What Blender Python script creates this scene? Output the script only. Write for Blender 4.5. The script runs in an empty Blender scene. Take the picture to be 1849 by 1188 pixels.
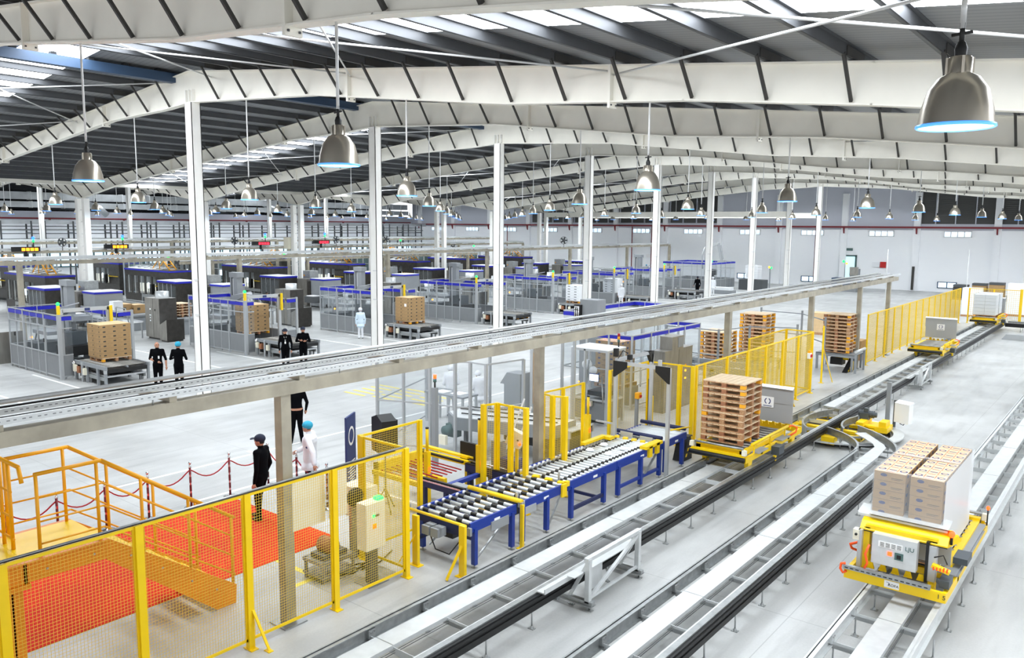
import bpy, math, random
from mathutils import Vector, Matrix
random.seed(7)
SC = bpy.context.scene
COL = SC.collection
PI = math.pi

# ---------------------------------------------------------------- camera
CAMZ = 6.0
yaw, tilt, roll = 0.67258, 0.12684, -0.00817
cy, sy, ct, st, cr, sr = math.cos(yaw), math.sin(yaw), math.cos(tilt), math.sin(tilt), math.cos(roll), math.sin(roll)
Rz = Matrix(((cy, -sy, 0), (sy, cy, 0), (0, 0, 1)))
fwd = Rz @ Vector((0, ct, -st)); right = Rz @ Vector((1, 0, 0)); down = Rz @ Vector((0, -st, -ct))
right, down = cr * right + sr * down, -sr * right + cr * down
cam_data = bpy.data.cameras.new('camera'); cam = bpy.data.objects.new('camera', cam_data); COL.objects.link(cam)
up = -down; back = -fwd
cam.matrix_world = Matrix(((right.x, up.x, back.x, 0), (right.y, up.y, back.y, 0), (right.z, up.z, back.z, CAMZ), (0, 0, 0, 1)))
cam_data.sensor_width = 36; cam_data.lens = 1454.0 / 1849 * 36; cam_data.clip_start = 0.1; cam_data.clip_end = 400
SC.camera = cam

# ---------------------------------------------------------------- world, exposure, large lights
SC.view_settings.view_transform = 'Standard'; SC.view_settings.look = 'None'
SC.view_settings.gamma = 1; SC.view_settings.use_curve_mapping = False
SC.view_settings.exposure = 0.78
W = bpy.data.worlds.new('daylight'); SC.world = W; W.use_nodes = True
bg = W.node_tree.nodes['Background']; bg.inputs[0].default_value = (0.93, 0.96, 1.0, 1); bg.inputs[1].default_value = 0.92
LAMP_POWER = 150.0      # each high bay lamp
SKYLIGHT = 9.0          # daylight through the roof strips

# ---------------------------------------------------------------- helpers
def lin(c):
    return tuple((v / 12.92 if v <= 0.04045 else ((v + 0.055) / 1.055) ** 2.4) for v in c)
def hexc(h):
    return lin(tuple(int(h[i:i + 2], 16) / 255 for i in (0, 2, 4)))
M = {}
def mat(name, col, rough=0.5, metal=0.0, emit=None, es=1.0, var=0.0, vs=3.0, bump=0.0, alpha=1.0, spec=None, stretch=None, tint=None):
    m = bpy.data.materials.new(name); m.use_nodes = True
    nt = m.node_tree; b = nt.nodes['Principled BSDF']
    c = hexc(col) if isinstance(col, str) else col
    b.inputs['Base Color'].default_value = (*c, 1); b.inputs['Roughness'].default_value = rough; b.inputs['Metallic'].default_value = metal
    if spec is not None: b.inputs['Specular IOR Level'].default_value = spec
    if alpha < 1: b.inputs['Alpha'].default_value = alpha
    if emit:
        b.inputs['Emission Color'].default_value = (*hexc(emit), 1); b.inputs['Emission Strength'].default_value = es
    if var or bump:
        tc = nt.nodes.new('ShaderNodeTexCoord'); mp = nt.nodes.new('ShaderNodeMapping'); no = nt.nodes.new('ShaderNodeTexNoise')
        nt.links.new(tc.outputs['Object'], mp.inputs[0]); nt.links.new(mp.outputs[0], no.inputs['Vector'])
        if stretch: mp.inputs['Scale'].default_value = stretch
        no.inputs['Scale'].default_value = vs; no.inputs['Detail'].default_value = 6
        if var:
            mx = nt.nodes.new('ShaderNodeMix'); mx.data_type = 'RGBA'
            t = hexc(tint) if tint else tuple(v * (1 - var) for v in c)
            rp = nt.nodes.new('ShaderNodeMapRange'); rp.inputs[1].default_value = 0.3; rp.inputs[2].default_value = 0.7
            nt.links.new(no.outputs[0], rp.inputs[0]); nt.links.new(rp.outputs[0], mx.inputs[0])
            mx.inputs[6].default_value = (*t, 1); mx.inputs[7].default_value = (*tuple(min(1, v * (1 + var * .5)) for v in c), 1)
            nt.links.new(mx.outputs[2], b.inputs['Base Color'])
        if bump:
            bp = nt.nodes.new('ShaderNodeBump'); bp.inputs['Strength'].default_value = bump; bp.inputs['Distance'].default_value = 0.02
            nt.links.new(no.outputs[0], bp.inputs['Height']); nt.links.new(bp.outputs[0], b.inputs['Normal'])
    M[name] = m; return m

class MB:
    """collects shapes into one mesh"""
    def __init__(s): s.v = []; s.f = []; s.mi = []; s.ms = []; s.c = 0; s.sm = []; s.smooth = False
    def use(s, m):
        if m not in s.ms: s.ms.append(m)
        s.c = s.ms.index(m); return s
    def add(s, vs, fs):
        o = len(s.v); s.v += [tuple(v) for v in vs]; s.f += [tuple(i + o for i in f) for f in fs]
        s.mi += [s.c] * len(fs); s.sm += [s.smooth] * len(fs); return s
    def box(s, x0, x1, y0, y1, z0, z1):
        return s.add([(x0, y0, z0), (x1, y0, z0), (x1, y1, z0), (x0, y1, z0), (x0, y0, z1), (x1, y0, z1), (x1, y1, z1), (x0, y1, z1)],
                     [(0, 3, 2, 1), (4, 5, 6, 7), (0, 1, 5, 4), (1, 2, 6, 5), (2, 3, 7, 6), (3, 0, 4, 7)])
    def cbox(s, c, sz, rz=0, rx=0, ry=0):
        R = (Matrix.Rotation(rz, 3, 'Z') @ Matrix.Rotation(ry, 3, 'Y') @ Matrix.Rotation(rx, 3, 'X')); c = Vector(c)
        vs = [c + R @ Vector((a * sz[0] / 2, b * sz[1] / 2, d * sz[2] / 2)) for a, b, d in
              ((-1, -1, -1), (1, -1, -1), (1, 1, -1), (-1, 1, -1), (-1, -1, 1), (1, -1, 1), (1, 1, 1), (-1, 1, 1))]
        return s.add(vs, [(0, 3, 2, 1), (4, 5, 6, 7), (0, 1, 5, 4), (1, 2, 6, 5), (2, 3, 7, 6), (3, 0, 4, 7)])
    def frame(s, p, q, up=(0, 0, 1)):
        d = (Vector(q) - Vector(p)).normalized(); u = Vector(up)
        if abs(d.dot(u)) > 0.98: u = Vector((1, 0, 0))
        a = d.cross(u).normalized(); return a, a.cross(d).normalized()
    def bar(s, p, q, w, h=None, up=(0, 0, 1)):
        h = h or w; a, b = s.frame(p, q, up); p = Vector(p); q = Vector(q); vs = []
        for e in (p, q):
            for i, j in ((-1, -1), (1, -1), (1, 1), (-1, 1)): vs.append(e + a * (i * w / 2) + b * (j * h / 2))
        return s.add(vs, [(0, 1, 2, 3), (7, 6, 5, 4), (0, 4, 5, 1), (1, 5, 6, 2), (2, 6, 7, 3), (3, 7, 4, 0)])
    def tube(s, pts, r, n=8, caps=True, r2=None):
        pts = [Vector(p) for p in pts]; vs = []; N = len(pts); sm = s.smooth
        a = None
        for i, p in enumerate(pts):
            d = (pts[min(i + 1, N - 1)] - pts[max(i - 1, 0)])
            if d.length < 1e-9: d = Vector((0, 0, 1))
            d.normalize()
            if a is None:
                u = Vector((0, 0, 1)) if abs(d.z) < 0.95 else Vector((1, 0, 0)); a = d.cross(u).normalized()
            else: a = (a - d * a.dot(d)).normalized()
            b = a.cross(d); rr = r if r2 is None else r + (r2 - r) * i / (N - 1)
            for k in range(n):
                t = 2 * PI * k / n; vs.append(p + (a * math.cos(t) + b * math.sin(t)) * rr)
        s.smooth = True
        s.add(vs, [(i * n + k, i * n + (k + 1) % n, (i + 1) * n + (k + 1) % n, (i + 1) * n + k) for i in range(N - 1) for k in range(n)])
        s.smooth = sm
        if caps:
            o = len(s.v) - len(vs); s.f.append(tuple(o + k for k in range(n))[::-1]); s.f.append(tuple(o + (N - 1) * n + k for k in range(n)))
            s.mi += [s.c] * 2; s.sm += [False] * 2
        return s
    def lathe(s, prof, n=20, c=(0, 0, 0), axis='z'):
        vs = []
        for r, z in prof:
            for k in range(n):
                t = 2 * PI * k / n; p = (r * math.cos(t), r * math.sin(t), z)
                if axis == 'x': p = (p[2], p[0], p[1])
                if axis == 'y': p = (p[0], p[2], p[1])
                vs.append((p[0] + c[0], p[1] + c[1], p[2] + c[2]))
        sm = s.smooth; s.smooth = True
        s.add(vs, [(i * n + k, i * n + (k + 1) % n, (i + 1) * n + (k + 1) % n, (i + 1) * n + k) for i in range(len(prof) - 1) for k in range(n)])
        s.smooth = sm; return s
    def ball(s, c, r, sc=(1, 1, 1), n=12, m=8):
        prof = [(max(1e-4, math.sin(PI * i / m)) * r, -math.cos(PI * i / m) * r) for i in range(m + 1)]
        o = len(s.v); s.lathe(prof, n)
        for i in range(o, len(s.v)):
            v = s.v[i]; s.v[i] = (v[0] * sc[0] + c[0], v[1] * sc[1] + c[1], v[2] * sc[2] + c[2])
        return s
    def prism(s, poly, h0, h1, axis='z'):
        n = len(poly)
        def P(a, b, h): return {'z': (a, b, h), 'y': (a, h, b), 'x': (h, a, b)}[axis]
        vs = [P(a, b, h0) for a, b in poly] + [P(a, b, h1) for a, b in poly]
        return s.add(vs, [tuple(range(n))[::-1], tuple(range(n, 2 * n))] + [(i, (i + 1) % n, n + (i + 1) % n, n + i) for i in range(n)])
    def pieces(s, name, m=None, parent=None):
        # one object per separate piece (shapes whose boxes touch stay together)
        n = len(s.v); par = list(range(n))
        def fd(i):
            while par[i] != i: par[i] = par[par[i]]; i = par[i]
            return i
        for f in s.f:
            for k in f[1:]: par[fd(k)] = fd(f[0])
        isl = {}
        for i in range(n): isl.setdefault(fd(i), []).append(i)
        B = []
        for k, vs in isl.items():
            lo = [min(s.v[i][a] for i in vs) - .006 for a in range(3)]; hi = [max(s.v[i][a] for i in vs) + .006 for a in range(3)]; B.append([lo, hi, {k}])
        ch = True
        while ch:
            ch = False
            for i in range(len(B)):
                for j in range(len(B) - 1, i, -1):
                    if all(B[i][0][a] <= B[j][1][a] and B[j][0][a] <= B[i][1][a] for a in range(3)):
                        B[i][0] = [min(B[i][0][a], B[j][0][a]) for a in range(3)]; B[i][1] = [max(B[i][1][a], B[j][1][a]) for a in range(3)]; B[i][2] |= B[j][2]; B.pop(j); ch = True
        out = []
        for lo, hi, ks in B:
            q = MB(); q.ms = list(s.ms); mp = {}
            for f, mi, sm in zip(s.f, s.mi, s.sm):
                if fd(f[0]) in ks:
                    for k in f:
                        if k not in mp: mp[k] = len(q.v); q.v.append(s.v[k])
                    q.f.append(tuple(mp[k] for k in f)); q.mi.append(mi); q.sm.append(sm)
            out.append(q.build(name, None, parent))
        return out[0]
    def quad(s, a, b, c, d): return s.add([a, b, c, d], [(0, 1, 2, 3)])
    def mesh(s, name):
        me = bpy.data.meshes.new(name); me.from_pydata([tuple(v) for v in s.v], [], s.f)
        for m in s.ms: me.materials.append(M[m])
        me.polygons.foreach_set('material_index', s.mi); me.polygons.foreach_set('use_smooth', s.sm)
        me.update(); return me
    def build(s, name, m=None, parent=None, loc=None):
        if m: s.ms = [m] + [x for x in s.ms if x != m] if not s.ms else s.ms
        o = bpy.data.objects.new(name, s.mesh(name)); COL.objects.link(o)
        if parent: o.parent = parent
        if loc: o.location = loc
        return o
def mb(m): return MB().use(m)

def tag(o, label, cat, group=None, kind=None):
    o['label'] = label; o['category'] = cat
    if group: o['group'] = group
    if kind: o['kind'] = kind
    return o
def thing(name, label, cat, loc=(0, 0, 0), rz=0, group=None):
    o = bpy.data.objects.new(name, None); COL.objects.link(o); o.empty_display_size = 0.1
    o.location = loc; o.rotation_euler = (0, 0, rz); return tag(o, label, cat, group)
def struct(o): o['kind'] = 'structure'; return o
def dup(root, loc, rz=None, label=None, group=None):
    def cp(o, par):
        c = o.copy(); COL.objects.link(c)
        if par: c.parent = par
        for ch in list(o.children): cp(ch, c)
        return c
    r = cp(root, None); r.location = loc
    if rz is not None: r.rotation_euler = (0, 0, rz)
    if label: r['label'] = label
    if group: r['group'] = group
    return r
def text(body, size, m, parent, loc, rot, name='lettering', ext=0.002):
    cu = bpy.data.curves.new(name, 'FONT'); cu.body = body; cu.size = size; cu.extrude = ext; cu.align_x = 'CENTER'; cu.align_y = 'CENTER'; cu.resolution_u = 3
    t = bpy.data.objects.new('tmp', cu); COL.objects.link(t)
    me = bpy.data.meshes.new_from_object(t.evaluated_get(bpy.context.evaluated_depsgraph_get())); bpy.data.objects.remove(t)
    me.name = name; me.materials.clear(); me.materials.append(M[m])
    o = bpy.data.objects.new(name, me); COL.objects.link(o); o.parent = parent; o.location = loc; o.rotation_euler = rot
    return o

# ---------------------------------------------------------------- materials
mat('white_steel', 'f6f3e8', .45, var=.06, vs=1.2)
mat('column_white', 'f8f7f2', .5, var=.03, vs=2)
mat('galv_dark', '55575a', .55, .3, var=.12, vs=2)
mat('brace_dark', '3b3a38', .6)
mat('galv', 'a9acac', .38, .75, var=.18, vs=9)
mat('galv_light', 'd3d6d6', .38, .35, var=.08, vs=6)
mat('alu', 'c2c5c7', .35, .5)
mat('alu_white', 'dcdddc', .4, .15)
mat('cell_frame', 'aeb1b3', .4, .3)
mat('steel', '96938c', .38, .6, var=.22, vs=5, stretch=(1, 1, .3))
mat('beam_steel', 'aaa392', .45, .35, var=.25, vs=2.5)
mat('stain_dark', '4a4743', .42, .45, var=.25, vs=4)
mat('grey_paint', '8f9396', .5, var=.05)
mat('grey_panel', '85888a', .5, .1, var=.05)
mat('grey_dark', '4b4e50', .5)
mat('black', '0c0d0e', .5)
mat('black_rubber', '0f1011', .5)
mat('cloth_black', '040508', .9, spec=.1)
mat('cloth_navy', '141c33', .8)
mat('cloth_white', 'e6e8ec', .85, var=.05, vs=8)
mat('cloth_lightblue', 'cfe0ec', .85)
mat('skin', 'b9866b', .6)
mat('hair', '14110f', .6)
mat('hairnet', '2ba3c4', .7, var=.15, vs=30)
mat('yellow', 'f4cc00', .4, var=.05, vs=4)
mat('yellow_wire', 'e6c53a', .45)
mat('orange', 'f2a806', .45, var=.1, vs=2)
mat('orange_dark', 'e88a08', .45, var=.1, vs=1.5)
mat('blue', '173690', .4)
mat('blue_band', '1a1fb0', .45)
mat('blue_dark', '131f4d', .5)
mat('red', 'c01e1e', .5)
mat('rope_red', 'a3141f', .7)
mat('pipe_red', '7d1f28', .5)
mat('signal_red', 'ff3010', .4, emit='ff3a10', es=4)
mat('signal_green', '10c040', .4, emit='18ff50', es=3)
mat('signal_orange', 'ff8a10', .4, emit='ff9420', es=3)
mat('signal_blue', '1040ff', .4, emit='2050ff', es=4)
mat('led_red', '300808', .4, emit='ff2030', es=3)
mat('led_amber', '301008', .4, emit='ff8a18', es=3)
mat('screen_white', 'e8f4ff', .4, emit='dff0ff', es=1.2)
mat('orange_hose', 'ff5a14', .45)
mat('cream', 'e9e4cf', .5)
mat('carousel_glow', 'f0eee0', .5, emit='f4f6ea', es=.45)
mat('box_white', 'eceef0', .5)
mat('label_white', 'f2f2f0', .6)
mat('ink_blue', '28386e', .6)
mat('ink_dark', '3a3833', .6)
mat('ink_red', 'e0705c', .6)
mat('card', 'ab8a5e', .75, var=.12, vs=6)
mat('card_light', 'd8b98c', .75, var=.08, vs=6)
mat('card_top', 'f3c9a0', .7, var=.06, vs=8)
mat('wood', 'bf9870', .75, var=.3, vs=5, stretch=(3, 3, 14), tint='8d5f3e')
mat('wood_light', 'e0c8a6', .75, var=.16, vs=5, stretch=(2, 9, 2))
mat('wood_red', 'a06a4a', .8, var=.3, vs=6)
mat('wood_yellow', 'f0a818', .6)
mat('roller', 'dde2e3', .3, .45)
mat('roller_black', '232220', .5)
mat('motor_green', '4d6a66', .5)
mat('motor_grey', '4a5156', .45, .2)
mat('carpet', 'd62a06', .95, var=.14, vs=.7, tint='c01c08')
mat('wall_light', 'fafcff', .6, var=.03, vs=.4)
mat('wall_lilac', 'cdd0da', .6, var=.04, vs=.4)
mat('louver', '5b5c5a', .6)
mat('void_dark', '181a1c', .9)
mat('duct', 'c0c4c6', .35, .7, var=.2, vs=1)
mat('vent_blue', '2e4560', .5)
mat('stanchion', '7a2f33', .35, .5, var=.3, vs=30)
mat('chrome', 'd8d8d8', .15, 1.0)
mat('paper', 'f5f5f5', .7)
mat('door_glass', 'bfe0e8', .2, emit='bfe6f2', es=.5)
mat('lamp_glow', 'ffffff', .4, emit='d6f0ff', es=22)
mat('lamp_rim', '6fb4ff', .3, emit='3a8cff', es=.7)
mat('window_glow', 'ffffff', .3, emit='b4d4f2', es=.8)
mat('skylight', 'ffffff', .4, emit='f2f8ff', es=SKYLIGHT)
mat('paint_white', 'f4f4f2', .6)
mat('paint_yellow', 'efd95a', .6)
mat('lamp_shell', 'bfb8aa', .28, .8)

def glass(name, tint, t=.8, rough=.05):
    m = bpy.data.materials.new(name); m.use_nodes = True; nt = m.node_tree; nt.nodes.clear()
    o = nt.nodes.new('ShaderNodeOutputMaterial'); a = nt.nodes.new('ShaderNodeBsdfTransparent'); b = nt.nodes.new('ShaderNodeBsdfPrincipled'); x = nt.nodes.new('ShaderNodeMixShader')
    a.inputs[0].default_value = (*hexc('f4f6f7'), 1); b.inputs['Base Color'].default_value = (*hexc(tint), 1); b.inputs['Roughness'].default_value = rough
    x.inputs[0].default_value = 1 - t; nt.links.new(a.outputs[0], x.inputs[1]); nt.links.new(b.outputs[0], x.inputs[2]); nt.links.new(x.outputs[0], o.inputs[0]); M[name] = m
glass('glass', 'c9d0d4', .90)
glass('glass_dark', '9aa4a8', .80)
glass('film', 'f4f5f6', .80, .2)
glass('film_glare', 'f8fafb', .30, .3)
def brushed(): pass
# floor: polished concrete slabs with joints, scuffs and tyre marks
def floor_mat():
    m = bpy.data.materials.new('concrete_floor'); m.use_nodes = True; nt = m.node_tree; b = nt.nodes['Principled BSDF']; L = nt.links.new; N = nt.nodes.new
    tc = N('ShaderNodeTexCoord')
    def noise(sc, st=(1, 1, 1), det=6):
        mp = N('ShaderNodeMapping'); mp.inputs['Scale'].default_value = st; L(tc.outputs['Object'], mp.inputs[0])
        n = N('ShaderNodeTexNoise'); n.inputs['Scale'].default_value = sc; n.inputs['Detail'].default_value = det; L(mp.outputs[0], n.inputs['Vector']); return n.outputs[0]
    def rng(s, a, b_, c, d):
        r = N('ShaderNodeMapRange'); r.inputs[1].default_value = a; r.inputs[2].default_value = b_; r.inputs[3].default_value = c; r.inputs[4].default_value = d; L(s, r.inputs[0]); return r.outputs[0]
    def mul(a, b_):
        k = N('ShaderNodeMath'); k.operation = 'MULTIPLY'; L(a, k.inputs[0]); L(b_, k.inputs[1]); return k.outputs[0]
    v = mul(rng(noise(.35), .3, .7, .80, 1.07), rng(noise(2.2, (1, .25, 1)), .35, .7, .88, 1.05))
    v = mul(v, rng(noise(28), .3, .7, .96, 1.03))
    v = mul(v, rng(noise(1.1, (3, .35, 1), 3), .55, .72, 1.0, .84))
    br = N('ShaderNodeTexBrick'); br.offset = 0; br.inputs['Scale'].default_value = 1; br.inputs['Brick Width'].default_value = 4; br.inputs['Row Height'].default_value = 4
    br.inputs['Mortar Size'].default_value = .008; br.inputs['Color1'].default_value = br.inputs['Color2'].default_value = (1, 1, 1, 1); br.inputs['Mortar'].default_value = (.72, .72, .72, 1)
    L(tc.outputs['Object'], br.inputs['Vector']); v = mul(v, br.outputs[0])
    c = N('ShaderNodeMix'); c.data_type = 'RGBA'; c.inputs[6].default_value = (0, 0, 0, 1); c.inputs[7].default_value = (*hexc('bdbebc'), 1); L(v, c.inputs[0]); L(c.outputs[2], b.inputs['Base Color'])
    L(rng(noise(.8), .3, .7, .28, .5), b.inputs['Roughness']); M['floor'] = m
floor_mat()
# roof sheet with fine ribs running down the slope
def roof_mat():
    m = bpy.data.materials.new('roof_sheet'); m.use_nodes = True; nt = m.node_tree; b = nt.nodes['Principled BSDF']; L = nt.links.new; N = nt.nodes.new
    tc = N('ShaderNodeTexCoord'); w = N('ShaderNodeTexWave'); w.bands_direction = 'Y'; w.inputs['Scale'].default_value = 1.6; L(tc.outputs['Object'], w.inputs['Vector'])
    r = N('ShaderNodeMapRange'); r.inputs[1].default_value = 0; r.inputs[2].default_value = .25; r.inputs[3].default_value = .75; r.inputs[4].default_value = 1; L(w.outputs[1], r.inputs[0])
    c = N('ShaderNodeMix'); c.data_type = 'RGBA'; c.inputs[6].default_value = (0, 0, 0, 1); c.inputs[7].default_value = (*hexc('8a8c8e'), 1); L(r.outputs[0], c.inputs[0]); L(c.outputs[2], b.inputs['Base Color'])
    b.inputs['Roughness'].default_value = .5; b.inputs['Metallic'].default_value = .2; M['roof'] = m
roof_mat()
names = ['first', 'second', 'third', 'fourth', 'fifth', 'sixth', 'seventh', 'eighth', 'ninth', 'tenth', 'eleventh', 'twelfth', 'thirteenth', 'fourteenth', 'fifteenth', 'sixteenth', 'seventeenth', 'eighteenth', 'nineteenth', 'twentieth', 'twenty-first']
# ================================================================ building
XR, XV, XR2, FY0, FD = -25.5, -52.3, -79.1, 14.85, 8.02
XRT = 3.0                                   # where the right slope stops (behind the camera's view)
def rz_top(x):
    if x >= XV: return 11.0 - .102 * abs(x - XR)
    return 11.0 - .102 * abs(x - XR2)
struct(mb('floor').box(-150, 14, -12, 110, -.2, 0).build('floor'))
wm = mb('wall_light').box(-88.8, 14, 87, 87.3, 0, 5.95)
for i in range(16):                          # pilasters
    x = -11.7 - 6.85 * (i - 3)
    if x > -88: wm.box(x - .3, x + .3, 86.7, 87, 0, 9.6)
wm.use('wall_lilac').box(-88.8, 14, 87, 87.3, 5.95, 6.55)
for a, b in ((-39.3, -18.7), (-88.8, -66)): wm.box(a, b, 87, 87.3, 6.55, 11.3)
wm.box(-14, 14, 87.25, 87.3, 6.5, 11.3)
struct(wm.build('wall_far'))
lv = mb('louver')
for a, b in ((-66, -39.3), (-18.7, 14)):
    lv.box(a, b, 87.2, 87.25, 6.55, 11.3)
    for k in range(26): lv.box(a, b, 87.08, 87.2, 6.62 + k * .18, 6.70 + k * .18)
    x = a + 1.7
    while x < b - .5:
        lv.use('wall_lilac').box(x - .04, x + .04, 86.95, 87.2, 6.55, 11.3); lv.use('louver'); x += 1.71
struct(lv.build('trim_1'))
wl = mb('wall_light').box(-89.1, -88.8, -12, 87, 0, 5.9).use('wall_lilac').box(-89.1, -88.8, -12, 87, 5.9, 7.25)
wl.use('void_dark').box(-96, -95.7, -12, 87, 7.0, 12).use('grey_dark').box(-95.7, -88.8, -12, 87, 7.15, 7.25)
struct(wl.build('wall_left'))
# red fire water pipe along both walls
pp = mb('pipe_red').box(-88.3, 14, 86.45, 86.6, 6.12, 6.3)
for i in range(16):
    x = -11.7 - 6.85 * (i - 3)
    if x > -88: pp.prism([(86.45, 6.12), (86.69, 6.12), (86.69, 5.55), (86.6, 5.6)], x - .06, x + .06, 'x')
tag(pp.build('fire_pipe'), 'dark red fire water pipe along the far wall above the small windows', 'pipe')
q = mb('pipe_red').tube([(-88.5, -12, 6.42), (-88.5, 86.3, 6.42)], .09, 6)
for k in range(12): q.prism([(-88.79, 6.4), (-88.5, 6.4), (-88.7, 5.9)], FY0 + k * FD * .95 - 10, FY0 + k * FD * .95 - 9.85, 'y')
tag(q.build('fire_pipe'), 'dark red fire water pipe along the far left wall', 'pipe')
for x, w in ((-50.3, 'third from the right'), (-28.2, 'rightmost'), (-69.9, 'leftmost'), (-47.6, 'second from the right')):
    tag(mb('pipe_red').tube([(x, 86.55, 0), (x, 86.55, 6.1)], .06, 6).build('down_pipe'), 'thin red pipe going down the far wall, ' + w, 'pipe', 'red down pipes on the far wall')
# small high windows and low windows in the far wall
n = 0
for i in range(13):
    x = -15.0 - 6.85 * (i - 0)
    if x < -84: continue
    n += 1
    w = mb('window_glow').box(x - 1.1, x + 1.1, 86.93, 87.0, 5.35, 5.8).use('blue_dark')
    w2 = mb('alu_white')
    for k in range(5): w2.box(x - 1.16 + k * .58 - .04, x - 1.16 + k * .58 + .04, 86.88, 87, 5.3, 5.85)
    w2.box(x - 1.2, x + 1.2, 86.88, 87, 5.28, 5.35).box(x - 1.2, x + 1.2, 86.88, 87, 5.8, 5.85).box(x - 1.2, x + 1.2, 86.85, 87, 5.42, 5.45)
    o = struct(w.build('window_%d' % n)); w2.build('window_frame', parent=o)
for x in (-28.8, -15.6, -36.0):
    n += 1
    o = struct(mb('window_glow').box(x - .8, x + .8, 86.93, 87, .45, .95).build('window_%d' % n))
    w2 = mb('vent_blue')
    for k in range(3): w2.box(x - .8 + k * .8 - .04, x - .8 + k * .8 + .04, 86.88, 87, .4, 1.0)
    w2.box(x - .84, x + .84, 86.88, 87, .4, .46).box(x - .84, x + .84, 86.88, 87, .94, 1.0).build('window_frame', parent=o)
for k in range(15):                          # glazed openings low in the left wall
    n += 1; y = 22 + k * 4.4
    o = struct(mb('window_glow').box(-88.8, -88.7, y, y + 3.0, 1.5, 2.9).build('window_%d' % n))
    w2 = mb('motor_green')
    for j in range(4): w2.box(-88.72, -88.6, y + j - .06, y + j + .06, 1.4, 3.0)
    w2.box(-88.72, -88.6, y, y + 3, 1.4, 1.52).box(-88.72, -88.6, y, y + 3, 2.88, 3.0).build('window_frame', parent=o)

# ---- roof sheets with skylight strips
rs = mb('roof'); sk = mb('skylight')
strips = [(10.1, 12.0), (25.7, 27.4), (41.4, 43.2), (57.5, 59.2), (73.6, 75.2)]
def slope(x0, x1):
    ys = [-12]
    for a, b in strips: ys += [a, b]
    ys.append(87.3)
    for i in range(len(ys) - 1):
        z0, z1 = rz_top(x0) + .24, rz_top(x1) + .24
        (sk if i % 2 else rs).add([(x0, ys[i], z0), (x1, ys[i], z1), (x1, ys[i + 1], z1), (x0, ys[i + 1], z0)], [(0, 1, 2, 3)])
slope(XR, XRT); slope(XV, XR); slope(XR2, XV); slope(-105, XR2)
struct(rs.build('ceiling')); struct(sk.build('window_100'))
# ridge ventilator: raised navy hood over the gap in the sheets
for j, xr in enumerate((XR, XR2)):
    h = mb('vent_blue'); z = 11.15
    pass
    h.box(xr - 1.25, xr - .95, -12, 87, z - .42, z - .12)
    y = -11
    while y < 87: h.use('void_dark').cbox((xr - 1.1, y, z - .08), (.2, .16, .1)); y += 1.1
    struct(h.build('trim_%d' % (2 + j)))
# ---- purlins
def purlin_mesh():
    p = mb('galv_dark').box(-.012, .012, -12, 87, 0, .2).box(-.012, .07, -12, 87, .188, .2).box(-.07, .012, -12, 87, 0, .012)
    y = FY0 - 3 * FD
    while y < 87:
        p.use('brace_dark').box(-.03, .03, y - .5, y + .5, .01, .17); y += FD
    p.use('galv_dark'); return p.mesh('roof_purlin')
pm = purlin_mesh()
px = []
x = XR + 1.65
while x < XRT: px.append(x); x += 1.5
x = XR - 1.35
while x > XV: px.append(x); x -= 1.5
px.append(XV)
x = XR2 + 1.6
while x < XV - .6: px.append(x); x += 1.5
x = XR2 - 1.35
while x > -103: px.append(x); x -= 1.5
for x in px:
    o = bpy.data.objects.new('roof_purlin', pm); COL.objects.link(o); o.location = (x, 0, rz_top(x) + .03)
    if x > XR: w = '%s from the ridge on the right slope' % names[int(round((x - XR - 1.65) / 1.5))]
    elif x > XV + .01: w = '%s from the ridge on the left slope' % names[int(round((XR - 1.35 - x) / 1.5))]
    elif x == XV: w = 'over the valley columns'
    elif x > XR2: w = '%s from the far ridge on its right slope' % names[int(round((x - XR2 - 1.6) / 1.5))]
    else: w = '%s from the far ridge on its left slope' % names[int(round((XR2 - 1.35 - x) / 1.5))]
    tag(o, 'dark galvanised roof purlin, ' + w, 'purlin', 'purlins under the roof sheets')
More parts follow.
